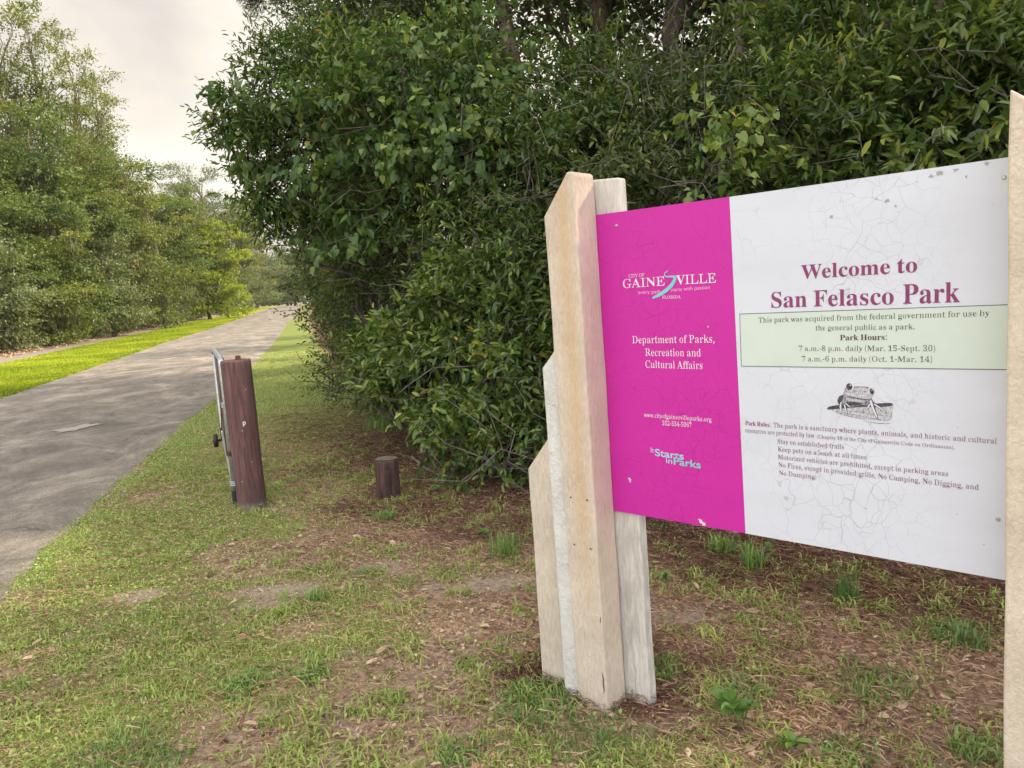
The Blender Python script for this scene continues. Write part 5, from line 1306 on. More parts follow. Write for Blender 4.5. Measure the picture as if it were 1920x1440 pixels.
P_MID = pencil('mid pencil', (.09, .085, .115), (.40, .40, .46))
P_LIT = pencil('pale pencil', (.30, .30, .35), (.60, .61, .67))
P_DRK = pencil('dark pencil', (.018, .016, .025), (.09, .085, .12))
P_WHT = pencil('paper white', (.62, .63, .68), (.72, .73, .77))
layers = [
    (P_LIT, [smooth_loop([(622, 284), (700, 268), (850, 252), (1036, 232), (1042, 300), (1030, 345), (930, 352), (800, 340), (690, 318)])]),
    (P_MID, [ribbon([(640, 300), (760, 318), (900, 338), (1020, 352)], [1, 5, 6, 2]), ribbon([(700, 296), (820, 300), (930, 312), (1030, 318)], [1, 7, 5, 2]), ribbon([(660, 312), (760, 335), (880, 352)], [1, 5, 1]), ribbon([(850, 362), (960, 372), (1036, 366)], [1, 6, 2])]),
    (P_DRK, [smooth_loop([(617, 284), (650, 268), (760, 250), (900, 240), (1033, 227), (1037, 246), (960, 258), (860, 264), (760, 276), (630, 296)])]),
    (P_MID, [smooth_loop([(692, 250), (686, 222), (700, 196), (724, 184), (733, 160), (752, 128), (850, 122), (905, 130), (924, 165), (912, 205), (934, 232), (905, 252), (850, 250), (790, 264), (725, 264)])]),
    (P_LIT, [smooth_loop([(736, 178), (745, 152), (772, 142), (800, 140), (840, 128), (884, 136), (905, 160), (916, 185), (905, 205), (866, 208), (815, 200), (766, 190)])]),
    (P_DRK, [ribbon([(738, 182), (780, 198), (830, 208), (880, 211), (914, 203)], [2, 5, 5, 6, 3]), smooth_loop([(690, 225), (700, 200), (722, 188), (728, 205), (712, 232), (704, 252), (694, 250)]),
             smooth_loop([(740, 240), (790, 232), (850, 238), (840, 250), (770, 262), (742, 262)]), ribbon([(796, 150), (815, 158)], [5, 3]), ribbon([(862, 156), (880, 160)], [5, 3]), ribbon([(838, 172), (846, 178)], [4, 2])]),
    (P_LIT, [smooth_loop([(748, 205), (800, 212), (860, 218), (850, 232), (790, 228), (752, 222)])]),
    (P_DRK, [ribbon([(712, 235), (706, 268), (712, 318)], [14, 17, 13]), ribbon([(733, 250), (742, 285), (752, 318)], [15, 14, 12]), ribbon([(738, 240), (756, 258), (778, 272)], [15, 13, 11]),
             ribbon([(905, 212), (924, 268), (950, 338)], [26, 20, 15]), ribbon([(905, 235), (885, 272), (858, 300)], [17, 14, 12]), ribbon([(925, 235), (970, 266), (1008, 298)], [18, 14, 12])]),
    (P_WHT, [ribbon([(712, 238), (707, 268), (711, 314)], [8, 11, 7]), ribbon([(734, 253), (741, 285), (750, 314)], [8, 8, 7]), ribbon([(740, 243), (756, 257), (774, 269)], [8, 7, 6]),
             ribbon([(906, 216), (922, 268), (948, 332)], [16, 13, 9]), ribbon([(903, 240), (886, 270), (862, 296)], [9, 8, 7]), ribbon([(930, 240), (970, 265), (1003, 294)], [10, 8, 7]),
             smooth_loop(ell(771, 124, 27, 29)), smooth_loop(ell(912, 148, 19, 26, -.2))]),
    (P_DRK, [ell(768, 126, 21, 24), ell(915, 152, 14, 21, -.2)]),
    (P_WHT, [ell(776, 116, 5, 5, n=8), ell(918, 142, 4, 5, n=8)]),
]
frog = None
bmj = bmesh.new()
mats_ = [P_MID, P_LIT, P_DRK, P_WHT]
dy = 0
for mt, loops_ in layers:
    for lp in loops_:
        dy += 1
        me = polys_to_mesh('frog_drawing', [fp(lp)], PF - .0004 - .00006 * dy)
        n0 = len(bmj.faces)
        bmj.from_mesh(me)
        bmj.faces.ensure_lookup_table()
        for i in range(n0, len(bmj.faces)):
            bmj.faces[i].material_index = mats_.index(mt)
        bpy.data.meshes.remove(me)
me = bpy.data.meshes.new('frog_drawing')
bmj.to_mesh(me)
bmj.free()
link('frog_drawing', me, mats_, wht)

# screws, chips and dirt specks on the panel
SCREW = plain('dull screw metal', (.5, .48, .46), .4, .8)
for s, z in ((.057, .828), (.05, 1.69), (1.14, 1.69), (1.14, .86)):
    g = Geo()
    a = np.linspace(0, 2 * math.pi, 12, endpoint=False)
    V = np.concatenate([np.stack([s + .0055 * np.cos(a), np.full(12, PF), z + .0055 * np.sin(a)], -1), np.stack([s + .0035 * np.cos(a), np.full(12, PF - .003), z + .0035 * np.sin(a)], -1)])
    i = np.arange(12)
    g.add(V, [np.stack([i, (i + 1) % 12, (i + 1) % 12 + 12, i + 12], -1), np.arange(12)[None] + 12])
    link('screw', g.mesh('screw'), SCREW, sign)
g = Geo()
PRIMER = plain('bare primer', (.72, .62, .68), .7)
rs = np.random.default_rng(5)
spots = [(.985, 1.716, .007), (1.005, 1.719, .0085), (1.04, 1.722, .006), (1.062, 1.704, .004), (.955, 1.706, .0028), (.885, 1.668, .0075), (.905, 1.652, .0045), (.86, 1.676, .003), (.745, 1.642, .006), (1.105, 1.727, .006), (1.12, 1.63, .002), (1.11, .79, .003), (.83, .842, .003), (1.05, .86, .0025), (.93, 1.40, .0022), (.98, 1.28, .002)]
spots += [(rs.uniform(.5, 1.15), rs.uniform(.73, 1.7), rs.uniform(.0008, .0018)) for _ in range(40)]
for s, z, r in spots:
    r *= .72
    a = np.linspace(0, 2 * math.pi, 11, endpoint=False)
    rr_ = r * (1 + .5 * rs.normal(size=11).clip(-1, 1))
    g.add(np.stack([s + rr_ * np.cos(a), np.full(11, PF - .0011), z + rr_ * np.sin(a) * .8], -1), [np.arange(11)[None]])
tag(link('dirt_specks', g.mesh('dirt_specks'), plain('grey lichen', (.36, .37, .37), .9), wht), kind='stuff')
for s, z, r in ((.324, .722, .006), (.333, .717, .007), (.318, .729, .003), (.055, .832, .004), (.37, 1.35, .003), (.06, .825, .006)):
    a = np.linspace(0, 2 * math.pi, 9, endpoint=False)
    rr_ = r * (1 + .4 * rs.normal(size=9).clip(-1, 1))
    g2 = Geo()
    g2.add(np.stack([s + rr_ * np.cos(a), np.full(9, PF - .0011), z + rr_ * np.sin(a)], -1), [np.arange(9)[None]])
    link('paint_chip', g2.mesh('paint_chip'), PRIMER, mag)

# ================================================================ gate post, gate, stump, marker
m, t, b = new_mat('dark red stained pole')
n = noise(t, 1.0, 6, .7, coord(t, (46, 46, 3.0)), .5)
n2 = noise(t, 2.2, 4, .6, coord(t, (3, 3, 1.2)))
r = ramp(t, n.outputs['Fac'], [(.30, (.034, .015, .016)), (.45, (.12, .055, .056)), (.62, (.195, .10, .098)), (.78, (.27, .165, .155))])
q = mixc(t, ramp(t, n2.outputs['Fac'], [(.42, (0, 0, 0)), (.66, (.75, .75, .75))]).outputs['Color'], r.outputs['Color'], (.075, .045, .047))
sp = _node(t, 'ShaderNodeSeparateXYZ')
t.links.new(coord(t), sp.inputs['Vector'])
jit = _node(t, 'ShaderNodeMath', operation='MULTIPLY_ADD')
t.links.new(n.outputs['Fac'], jit.inputs[0])
jit.inputs[1].default_value = .14
t.links.new(sp.outputs['Z'], jit.inputs[2])
ft = ramp(t, jit.outputs[0], [(.095, (.85, .85, .85)), (.125, (0, 0, 0))])
q = mixc(t, ft.outputs['Color'], q, (.20, .175, .145))
t.links.new(q, b.inputs['Base Color'])
b.inputs['Roughness'].default_value = .85
bump(t, b, n.outputs['Fac'], .7, .012)
M_POLE = m
RUST = plain('rusty iron', (.13, .055, .03), .85, .2, .5, 60)
STEEL = plain('galvanised steel', (.46, .49, .51), .42, .65, .25, 30)
BLACK = plain('black rubber', (.02, .02, .022), .6)


def pole(name, rad, h, loc, mat, flute=.0, parent=None, sides=40, seed=0):
    """a round timber with worn rim, checks in its side and a slightly domed top"""
    g = Geo()
    zs = np.concatenate([[-.3, 0], np.linspace(.03, h - .02, 22), [h - .008, h - .001, h + .002, h + .004, h + .004]])
    rs_ = np.concatenate([np.full(len(zs) - 5, 1.0), [.995, .965, .90, .5, .02]])
    a = np.linspace(0, 2 * math.pi, sides, endpoint=False)
    rad_a = 1 + .025 * (vnoise(np.cos(a) * 2, np.sin(a) * 2, 1, seed) - .5) * 2 - .030 * (vnoise(np.cos(a) * 9, np.sin(a) * 9, 1, seed + 1) > .78)
    rows = []
    for z, k in zip(zs, rs_):
        rr_ = rad * k * rad_a * (1 + .02 * math.sin(z * 4 + seed)) * (1 + .03 * max(0, .12 - z))
        zz = (.006 * (vnoise(np.cos(a) * 5, np.sin(a) * 5, 1, seed + 2) - .5) if z > h - .03 else 0.0)
        rows.append(np.stack([rr_ * np.cos(a), rr_ * np.sin(a), np.full(sides, z) + zz], -1))
    V = np.concatenate(rows)
    i = np.arange(len(zs) - 1)[:, None] * sides
    j = np.arange(sides)[None]
    kk = (j + 1) % sides
    g.add(V, [np.stack([i + j, i + kk, i + sides + kk, i + sides + j], -1).reshape(-1, 4)])
    return link(name, g.mesh(name, True), mat, parent, loc)


GPX, GPY = -2.02, 5.60
gp = pole('gate_post', .108, 1.115, (GPX, GPY, 0), M_POLE, seed=4)
gp.rotation_euler = (0, math.radians(-.6), 0)
tag(gp, 'thick dark red round gate post with a bolt on its top', 'post')
g = Geo()
a6 = np.linspace(0, 2 * math.pi, 6, endpoint=False)
g.tube([(.028, -.02, 1.11), (.028, -.02, 1.138)], .020, 12)
g.tube([(.028, -.02, 1.138), (.028, -.02, 1.150)], [.021, .017], 6)
link('top_bolt', g.mesh('top_bolt'), RUST, gp)
# the small white ring screwed to the front
vdir = np.array([-GPX, -GPY, 0]) / math.hypot(GPX, GPY)
fr = vdir * .112
g = Geo()
sdv = np.array([-vdir[1], vdir[0], 0])
up_ = np.array([0, 0, 1.0])
ring = [fr + sdv * (-.010 + .008 * math.cos(u)) * -1 + up_ * (.655 + .010 * math.sin(u)) for u in np.linspace(0, 2 * math.pi, 15)]
ring += [fr + sdv * .004 + up_ * (.655 - .024)]
g.tube(ring, .0035, 6)
link('ring_hook', g.mesh('ring_hook'), plain('white enamel', (.8, .78, .76), .4), gp)
# tiny nail heads
for z, ang in ((.22, -.5), (.60, -.1), (.9, .45), (.36, .3)):
    g = Geo()
    c0 = vdir * math.cos(ang) + sdv * math.sin(ang)
    g.tube([c0 * .104 + up_ * z, c0 * .1125 + up_ * z], .004, 8)
    link('nail', g.mesh('nail'), STEEL, gp)

# the gate, swung open along the road: hinge pipe beside the post, far end raised a little
HG = np.array([-2.175, 5.70, 0])
gdir = np.array([math.sin(math.radians(-22.7)), math.cos(math.radians(-22.7)), 0])
GLEN = 1.72
gate = empty('field_gate', HG, math.atan2(gdir[1], gdir[0]), label='galvanised tube and wire gate swung open beside the dark red post', cat='gate')
# in the gate's own frame x runs from the hinge to the far end
g = Geo()
frame_pts = [(0, 0, .10), (0, 0, 1.075), (.012, 0, 1.105), (.05, 0, 1.118), (GLEN - .05, 0, 1.118), (GLEN - .012, 0, 1.105), (GLEN, 0, 1.075), (GLEN, 0, .36), (GLEN - .015, 0, .32), (GLEN - .05, 0, .30), (.05, 0, .135), (0, 0, .13)]
g.tube(frame_pts[:7], .024, 12)
g.tube(frame_pts[6:10], .022, 12)
g.tube(frame_pts[9:], .022, 12)
link('frame', g.mesh('frame', True), STEEL, gate)
g = Geo()
g.tube([(.0, 0, 1.09), (GLEN - .02, 0, .33)], .016, 10)
g.tube([(GLEN * .5, 0, 1.11), (GLEN * .5, 0, .22)], .016, 10)
link('brace', g.mesh('brace', True), RUST, gate)
g = Geo()
sp_ = .062
for k in np.arange(-1.1, GLEN + 1.1, sp_):
    for sgn in (1, -1):
        # clip diagonal wires to the frame
        zz = np.linspace(.14, 1.11, 26)
        xx = k + sgn * (zz - .62)
        ok = (xx > .01) & (xx < GLEN - .01) & (zz > .14 + .165 * xx / GLEN)
        if ok.sum() > 1:
            x0, x1, z0, z1 = xx[ok][0], xx[ok][-1], zz[ok][0], zz[ok][-1]
            g.tube([(x0, .004 * sgn, z0), (x1, .004 * sgn, z1)], .0035, 4, cap=False)
link('wire_mesh', g.mesh('wire_mesh'), plain('weathered wire', (.16, .14, .13), .6, .4, .5, 50), gate)
g = Geo()
g.tube([(0, 0, .0), (0, 0, .105)], .030, 12)
link('foot_socket', g.mesh('foot_socket'), BLACK, gate)
for z, mt in ((.775, STEEL), (.40, RUST), (.165, STEEL)):
    h = Geo()
    for dz in (-.014, .0, .014):
        h.tube([(math.cos(u) * .031, math.sin(u) * .031, z + dz) for u in np.linspace(0, 2 * math.pi, 13)], .006, 6)
    pv = np.array([GPX, GPY, 0]) - HG
    lx, ly = pv @ gdir, pv @ np.array([-gdir[1], gdir[0], 0])
    n_ = math.hypot(lx, ly)
    h.tube([(lx / n_ * .03, ly / n_ * .03, z), (lx / n_ * .085, ly / n_ * .085, z)], .009, 8)
    link('hinge', h.mesh('hinge', True), mt, gate)
# chain hanging at the far end
g = Geo()
for k in range(11):
    z = 1.06 - k * .033
    off = .034
    a0 = k % 2
    ring = [(GLEN + off + (math.cos(u) * .011 if a0 else 0), (0 if a0 else math.cos(u) * .011), z + math.sin(u) * .022) for u in np.linspace(0, 2 * math.pi, 11)]
    g.tube(ring, .0045, 5)
link('chain', g.mesh('chain', True), RUST, gate)
# support wheel
w = Geo()
wc = np.array([GLEN - .02, .075, .235])
w.tube([wc + (0, -.022, 0), wc + (0, -.016, 0), wc + (0, .016, 0), wc + (0, .022, 0)], [.052, .066, .066, .052], 22)
wh = link('support_wheel', w.mesh('support_wheel', True), BLACK, gate)
w = Geo()
w.tube([wc + (0, -.07, 0), wc + (0, .03, 0)], .012, 10)
w.tube([wc + (0, -.06, 0), wc + (0, -.06, .12)], .012, 8)
link('axle', w.mesh('axle', True), RUST, wh)

M_BOL = bark_mat('dark weathered bollard timber', (.022, .012, .011), (.11, .058, .052), 22)
stp = pole('short_bollard', .089, .300, (-.985, 5.60, 0), M_BOL, seed=9)
tag(stp, 'short dark sawn off wooden bollard in the leaf litter near the thicket', 'bollard')
stp.rotation_euler = (0, math.radians(.8), .6)
# sawn top
g = Geo()
a = np.linspace(0, 2 * math.pi, 28, endpoint=False)
g.add(np.stack([.083 * np.cos(a), .083 * np.sin(a), np.full(28, .3055)], -1), [np.arange(28)[None]])
link('sawn_top', g.mesh('sawn_top'), plain('grey sawn end grain', (.12, .10, .075), .9, 0, .5, 30), stp)

mk = empty('marker_post', (-19.7, 63.2, float(gz(63.2))), label='thin pale marker post standing far down the road', cat='marker')
g = Geo()
g.tube([(0, 0, 0), (0, 0, .8)], .022, 10)
link('post_shaft', g.mesh('post_shaft'), plain('faded plastic', (.45, .42, .38), .6), mk)
g = Geo()
g.tube([(0, 0, 0), (0, 0, .05), (0, 0, .06)], [.11, .10, .04], 12)
link('foot_plate', g.mesh('foot_plate'), BLACK, mk)

# fallen branch by the stump
rb = np.random.default_rng(3)
g = Geo()
p0, p1, p2 = ground(772, 862), ground(800, 884), ground(838, 900)
g.tube([p0 + (0, 0, .03), p0 * .5 + p1 * .5 + (0, 0, .028), p1 + (0, 0, .02), p2 + (0, 0, .025), p2 + (.12, -.03, .02)], [.009, .012, .012, .008, .004], 8)
g.tube([p1 + (0, 0, .02), p1 + (.09, .10, .05)], [.006, .003], 5)
tag(link('fallen_branch', g.mesh('fallen_branch', True), bark_mat('bleached branch', (.14, .12, .10), (.42, .39, .36), 40)), 'pale broken branch lying on red litter right of the short bollard', 'branch')
g = Geo()
p0, p1 = ground(905, 850), ground(940, 925)
g.tube(curve_pts(rb, p0 + (0, 0, .02), p1 + (0, 0, .01), 6, .02, .03), [.004] * 6, 5)
tag(link('fallen_stick', g.mesh('fallen_stick', True), BARK_TWIG), 'thin pale stick lying in the litter below the thicket left of the sign', 'stick')
g = Geo()
p0, p1 = ground(483, 1255), ground(545, 1263)
g.tube(curve_pts(rb, p0 + (0, 0, .012), p1 + (0, 0, .012), 6, .01, .03), [.0035] * 6, 5)
tag(link('fallen_stick', g.mesh('fallen_stick', True), BARK), 'small dark stick lying among grass tufts in the lawn foreground', 'stick')

# ================================================================ plants of the lawn
def tuft(name, label, px, py, n, h, w, lean=(.3, 1.0), spread=.05, mat=None, tint=(0, 1), seed=0, stems=0, cat='grass tuft'):
    rng = np.random.default_rng(900 + seed)
    p = ground(px, py)
    a = rng.random(n) * 2 * math.pi
    r = spread * rng.random(n) ** .6
    G = Geo()
    hh = h * rng.uniform(.55, 1.15, n)
    G.add(*blades(rng, r * np.cos(a), r * np.sin(a), np.full(n, -.006), hh, w * rng.uniform(.7, 1.2, n), rng.uniform(*lean, n), tint[0] + (tint[1] - tint[0]) * rng.random(n)))
    for i in range(stems):
        d = sph(rng, 1)[0]
        q = np.array([d[0] * .22, d[1] * .22, h * rng.uniform(1.0, 1.5)])
        G.tube(curve_pts(rng, (0, 0, 0), q, 6, .05, .01), [.0016] * 6, 4, cap=False, tint=.05)
    o = link(name, G.mesh(name), mat or GRASS_TALL, loc=(p[0], p[1], float(verge_h(p[0], p[1])) * .9))
    return tag(o, label, cat, 'grass tufts standing in the lawn')


TUFTS = [
    ('bright green grass tuft at the foot of the short bollard', 722, 975, 150, .13, .006, .07, (.35, 1), 0),
    ('grass clump before the thicket, up the lawn from the short bollard', 722, 805, 260, .30, .007, .22, (.1, .9), 3),
    ('wispy tall grass clump left of the sign by the red litter', 948, 1040, 170, .22, .004, .10, (.1, .8), 2),
    ('dark spiky clump under the middle of the white panel', 1588, 1128, 110, .16, .006, .05, (.0, .55), 6),
    ('upright tall bladed tuft under the magenta and white joint', 1412, 1072, 90, .22, .006, .05, (.1, .7), 4),
    ('olive grass clump low under the magenta panel', 1352, 1035, 130, .16, .006, .07, (.2, .8), 0),
    ('broad bladed clump near the far right post', 1805, 1210, 170, .12, .006, .09, (.2, .9), 0),
    ('dense blue green grass clump before the foot of the stepped left post', 1130, 1400, 480, .085, .003, .17, (.1, .8), 0),
    ('lush weedy grass clump left of the foot of the stepped left post', 1010, 1325, 420, .09, .006, .16, (.2, 1), 0),
    ('grass tuft right behind the bleached grey board', 1232, 1265, 170, .09, .005, .09, (.1, .9), 0),
    ('light green tuft in the lawn left of the sign foot', 590, 1265, 130, .085, .006, .07, (.3, 1), 0),
    ('upright bright tuft beside the bare sandy patch', 590, 1125, 90, .11, .006, .06, (.2, .9), 0),
    ('broad flopping tuft in the left lawn above the small dark stick', 455, 1285, 150, .09, .007, .09, (.5, 1), 2),
    ('greyish fine grass patch at the bottom left of the lawn', 235, 1400, 320, .075, .004, .15, (.3, 1), 0),
    ('fine grass patch at the very bottom, left of centre', 300, 1428, 260, .07, .004, .12, (.3, 1), 0),
    ('bright tuft at the bottom edge left of the blue green clump', 860, 1420, 150, .08, .006, .09, (.3, 1), 0),
    ('small dark tuft straight below the short bollard in mid lawn', 690, 1075, 120, .07, .005, .08, (.3, 1), 0),
    ('spreading tuft low in the lawn right of the grey board', 1395, 1300, 160, .09, .006, .10, (.3, 1), 0),
    ('leafy grass patch below the white panel, right of the broad leaved weed', 1640, 1290, 240, .085, .006, .16, (.2, 1), 0),
    ('dark tuft at the bottom right by the far right post', 1840, 1420, 140, .09, .007, .09, (.2, 1), 0),
    ('pale tuft at the bottom below the white panel', 1590, 1425, 150, .07, .007, .10, (.4, 1), 0),
]
for i, (lb, px, py, n, h, w, sp_, ln, st_) in enumerate(TUFTS):
    tuft('grass_tuft', lb, px, py, n, h, w, ln, sp_, seed=i, stems=st_, tint=(0, 1) if i not in (3, 6, 7) else (0, .45))

# many more small clumps that nobody would count
rng = np.random.default_rng(77)
x, y = scatter(rng, 6000, -4.4, 3.4, 1.25, 8.0, 1.1)
k = (x > xr(y) + .15) & (x < xt(y) - .1) & (rng.random(len(x)) < 2.6 * (fbm(x, y, .55, 55) - .28)) & (sand_mask(x, y) < .3) & ~((x > .05) & (x < .45) & (y > 2.3) & (y < 2.85))
cx, cy = x[k], y[k]
nb_ = rng.integers(9, 30, len(cx))
ci = np.repeat(np.arange(len(cx)), nb_)
n = len(ci)
sz = rng.uniform(.035, .085, len(cx))
a = rng.random(n) * 2 * math.pi
r = .055 * rng.random(n) ** .7 * (sz[ci] / .06)
bx, by = cx[ci] + r * np.cos(a), cy[ci] + r * np.sin(a)
G = Geo()
ct = rng.random(len(cx))
G.add(*blades(rng, bx, by, verge_h(bx, by) - .004, sz[ci] * rng.uniform(.6, 1.3, n), rng.uniform(.004, .0085, n), rng.uniform(.35, 1.15, n), np.clip(.32 + .5 * ct[ci] + .35 * (rng.random(n) - .3), .2, 1)))
tag(link('lawn_weeds', G.mesh('lawn_weeds'), GRASS), kind='stuff')


def weed(label, px, py, n, size, h, seed, mat):
    rng = np.random.default_rng(seed)
    p = ground(px, py)
    t_ = empty('broadleaf_weed', (p[0], p[1], float(verge_h(p[0], p[1]))), label=label, cat='weed', group='broad leaved weeds in the lawn')
    g = Geo()
    G = Geo()
    tops = []
    for i in range(max(2, n // 4)):
        d = sph(rng, 1)[0]
        q = np.array([d[0] * h * .5, d[1] * h * .5, h * rng.uniform(.7, 1.1)])
        g.tube(curve_pts(rng, (0, 0, -.01), q, 5, .04, .02), np.linspace(.003, .0014, 5), 5, cap=False)
        tops.append(q)
    tops = np.array(tops)
    ti = rng.integers(len(tops), size=n)
    a = rng.random(n) * 2 * math.pi
    pos = tops[ti] * rng.uniform(.45, 1.0, n)[:, None]
    ax = np.stack([np.cos(a), np.sin(a), rng.uniform(-.1, .5, n)], -1)
    s_ = size * rng.uniform(.7, 1.2, n)
    G.add(*leaves(pos, ax, np.array([0, 0, 1.0]) + .3 * rng.normal(size=(n, 3)), s_, s_ * .62, rng.uniform(.1, .9, n), T_ELL))
    link('stems', g.mesh('stems'), BARK_TWIG, t_)
    link('foliage', G.mesh('foliage'), mat, t_)


LEAF_WEED = leaf_mat('weed leaf', [(0, (.07, .15, .03)), (.6, (.13, .24, .05)), (1, (.22, .32, .07))], .45, .3)
weed('bright broad leaved weed seedling under the white panel, right of the sign post', 1388, 1370, 16, .075, .13, 41, LEAF_WEED)
weed('pale two leaved vine seedling under the bottom edge of the white panel', 1440, 1050, 7, .06, .16, 42, LEAF_WEED)
weed('low weed sprig in the red litter right of the short bollard', 855, 870, 10, .05, .10, 43, LEAF_WEED)
weed('dark rosette weed in the lawn between the short bollard and the sign foot', 900, 1010, 14, .05, .06, 44, LEAF_WEED)
weed('bluish weed on the soil at the foot of the grey board', 1245, 1100, 14, .035, .08, 45, LEAF_WEED)
weed('small weed in the lower lawn below the broad leaved seedling', 1480, 1425, 12, .06, .07, 46, LEAF_WEED)

# ================================================================ the thicket on the right
TH = 'shrubs of the thicket beside the road'


def bl(px, py, Y, rx, ry, rz):
    c = at(px, py, Y)
    return [c[0], c[1], max(c[2], rz * .55), rx, ry, rz]


def shrub(name, label, cat, blobs, mat, seed, boughs, twigs, lpt, L_, Wd, T=T_ELL, bough_r=.30, twig_len=.22, stems=7, tangle=0, tangle_len=.6, droop=.25, up=.15, tint=(0, 1), group=TH, bark=BARK, base=None, power=.30, r_stem=.03):
    rng = np.random.default_rng(seed)
    B = np.array(blobs, float)
    b0 = np.array([B[0][0], B[0][1] + .15, 0]) if base is None else np.asarray(base, float)
    b0[2] = float(gz(b0[1]))
    root = empty(name, b0, label=label, cat=cat, group=group)
    B[:, :3] -= b0
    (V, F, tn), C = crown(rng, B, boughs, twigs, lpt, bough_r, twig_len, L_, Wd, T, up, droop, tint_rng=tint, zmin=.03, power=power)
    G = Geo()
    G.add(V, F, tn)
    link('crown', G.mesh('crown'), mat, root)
    g = Geo()
    for i in range(stems):
        tgt = C[rng.integers(len(C))]
        foot = np.array([rng.normal() * .22, rng.normal() * .22, -.05])
        g.tube(curve_pts(rng, foot, tgt, 9, rng.uniform(.02, .12), .04), np.linspace(r_stem, r_stem * .2, 9) * rng.uniform(.6, 1.2), 6, cap=False)
    for i in range(stems * 3):
        p, q = C[rng.integers(len(C))], C[rng.integers(len(C))]
        if np.linalg.norm(p - q) < 1.3:
            g.tube(curve_pts(rng, p, q, 6, .03, .06), np.linspace(.010, .004, 6), 5, cap=False)
    link('stems', g.mesh('stems', True), bark, root)
    if tangle:
        g = Geo()
        twig_tangle(rng, g, B, tangle, tangle_len)
        link('bare_twigs', g.mesh('bare_twigs', True), BARK_TWIG, root)
    return root


# the big laurel that leans out over the verge, draped with vine
vt_blobs = [bl(660, 240, 8.6, 1.15, 1.1, 1.05), bl(545, 300, 8.3, .55, .6, .55), bl(622, 175, 8.6, .5, .6, .5), bl(800, 160, 8.3, 1.0, 1.0, .95), bl(480, 235, 8.2, .26, .3, .26), bl(545, 385, 8.4, .30, .4, .36), bl(665, 420, 8.6, .72, .8, .65)]
shrub('laurel_tree', 'big leafy tree leaning out over the verge at the left end of the thicket', 'tree', vt_blobs, LEAF_LAUREL, 101, 120, 26, 7, .10, .034, bough_r=.34, twig_len=.26, stems=9, base=(-1.3, 9.2, 0), up=.25, r_stem=.05)
# outer sprays of it against the sky
spray = [bl(440, 218, 8.1, .14, .2, .12), bl(415, 243, 8.1, .12, .2, .07), bl(455, 262, 8.2, .16, .2, .16), bl(455, 190, 8.1, .16, .2, .12), bl(425, 245, 8.1, .14, .2, .10), bl(500, 120, 8.3, .17, .2, .18), bl(462, 300, 8.2, .2, .2, .2), bl(485, 345, 8.2, .2, .2, .2), bl(492, 385, 8.3, .16, .25, .16), bl(525, 415, 8.4, .16, .25, .16), bl(398, 243, 8.1, .10, .1, .04), bl(545, 110, 8.6, .2, .3, .2)]


def vine(label, blobs, seed, boughs, twigs, lpt, strands, L_=.095, tint=(0, .85)):
    rng = np.random.default_rng(seed)
    B = np.array(blobs, float)
    b0 = np.array([B[:, 0].mean(), B[:, 1].mean(), 0])
    root = empty('grape_vine', b0, label=label, cat='vine', group='wild grape vines on the thicket')
    B[:, :3] -= b0
    (V, F, tn), C = crown(rng, B, boughs, twigs, lpt, .28, .22, L_, L_ * .92, T_HEART, .0, .75, tint_rng=tint, power=.22)
    G = Geo()
    G.add(V, F, tn)
    g = Geo()
    for s0, s1, sag in strands:
        p, q = np.asarray(s0) - b0, np.asarray(s1) - b0
        P = curve_pts(rng, p, q, 12, sag, .02)
        g.tube(P, np.linspace(.006, .0025, 12), 5, cap=False)
        m_ = 26
        u = rng.random(m_) * 11
        i = u.astype(int).clip(0, 10)
        pos = P[i] + (P[i + 1] - P[i]) * (u - i)[:, None]
        a = rng.random(m_) * 2 * math.pi
        ax = np.stack([np.cos(a), np.sin(a), -.9 * np.ones(m_)], -1)
        s_ = L_ * .85 * rng.uniform(.5, 1.1, m_)
        G.add(*leaves(pos, ax, np.stack([np.cos(a) * .5, np.sin(a) * .5 - .5, .8 * np.ones(m_)], -1), s_, s_ * .9, rng.uniform(.3, 1.0, m_), T_HEART))
    for i in range(16):
        p, q = C[rng.integers(len(C))], C[rng.integers(len(C))]
        g.tube(curve_pts(rng, p, q, 8, -.1, .05), np.linspace(.006, .003, 8), 5, cap=False)
    link('foliage', G.mesh('foliage'), LEAF_VINE, root)
    link('stems', g.mesh('stems', True), BARK, root)


vine('heart leaved vine draped over the overhanging tree, one strand reaching into the sky',
     [bl(520, 250, 8.0, .55, .4, .45), bl(640, 300, 7.7, .8, .4, .6), bl(480, 320, 8.0, .22, .3, .35), bl(750, 210, 7.5, .9, .4, .6), bl(690, 380, 7.6, .55, .3, .4), bl(600, 410, 8.0, .32, .3, .32)], 131, 70, 7, 5,
     [(at(470, 215, 8.1), at(366, 246, 8.0), .12), (at(560, 200, 7.8), at(590, 345, 7.6), -.05), (at(470, 270, 8.0), at(428, 330, 7.9), .1), (at(500, 330, 8.0), at(470, 400, 7.9), .1)])
vine('rounded vine leaves with some yellow ones spread over the top of the middle thicket',
     [bl(860, 90, 7.6, 1.0, .4, .35), bl(930, 260, 7.0, .7, .35, .4), bl(800, 260, 7.2, .5, .3, .25)], 132, 46, 7, 5, [(at(720, 70, 7.5), at(800, 110, 7.4), .05), (at(720, 110, 7.4), at(800, 95, 7.4), .04), (at(840, 20, 7.5), at(920, 30, 7.5), .1)], .08, (.1, 1.0))
vine('pale green vine clump hanging over shrubs just above the magenta panel',
     [bl(1345, 225, 5.4, .22, .2, .16), bl(1420, 250, 5.5, .25, .2, .12), bl(1360, 330, 5.2, .15, .15, .1)], 133, 14, 5, 4, [(at(1330, 190, 5.4), at(1350, 300, 5.3), .05)], .075, (.45, 1.0))

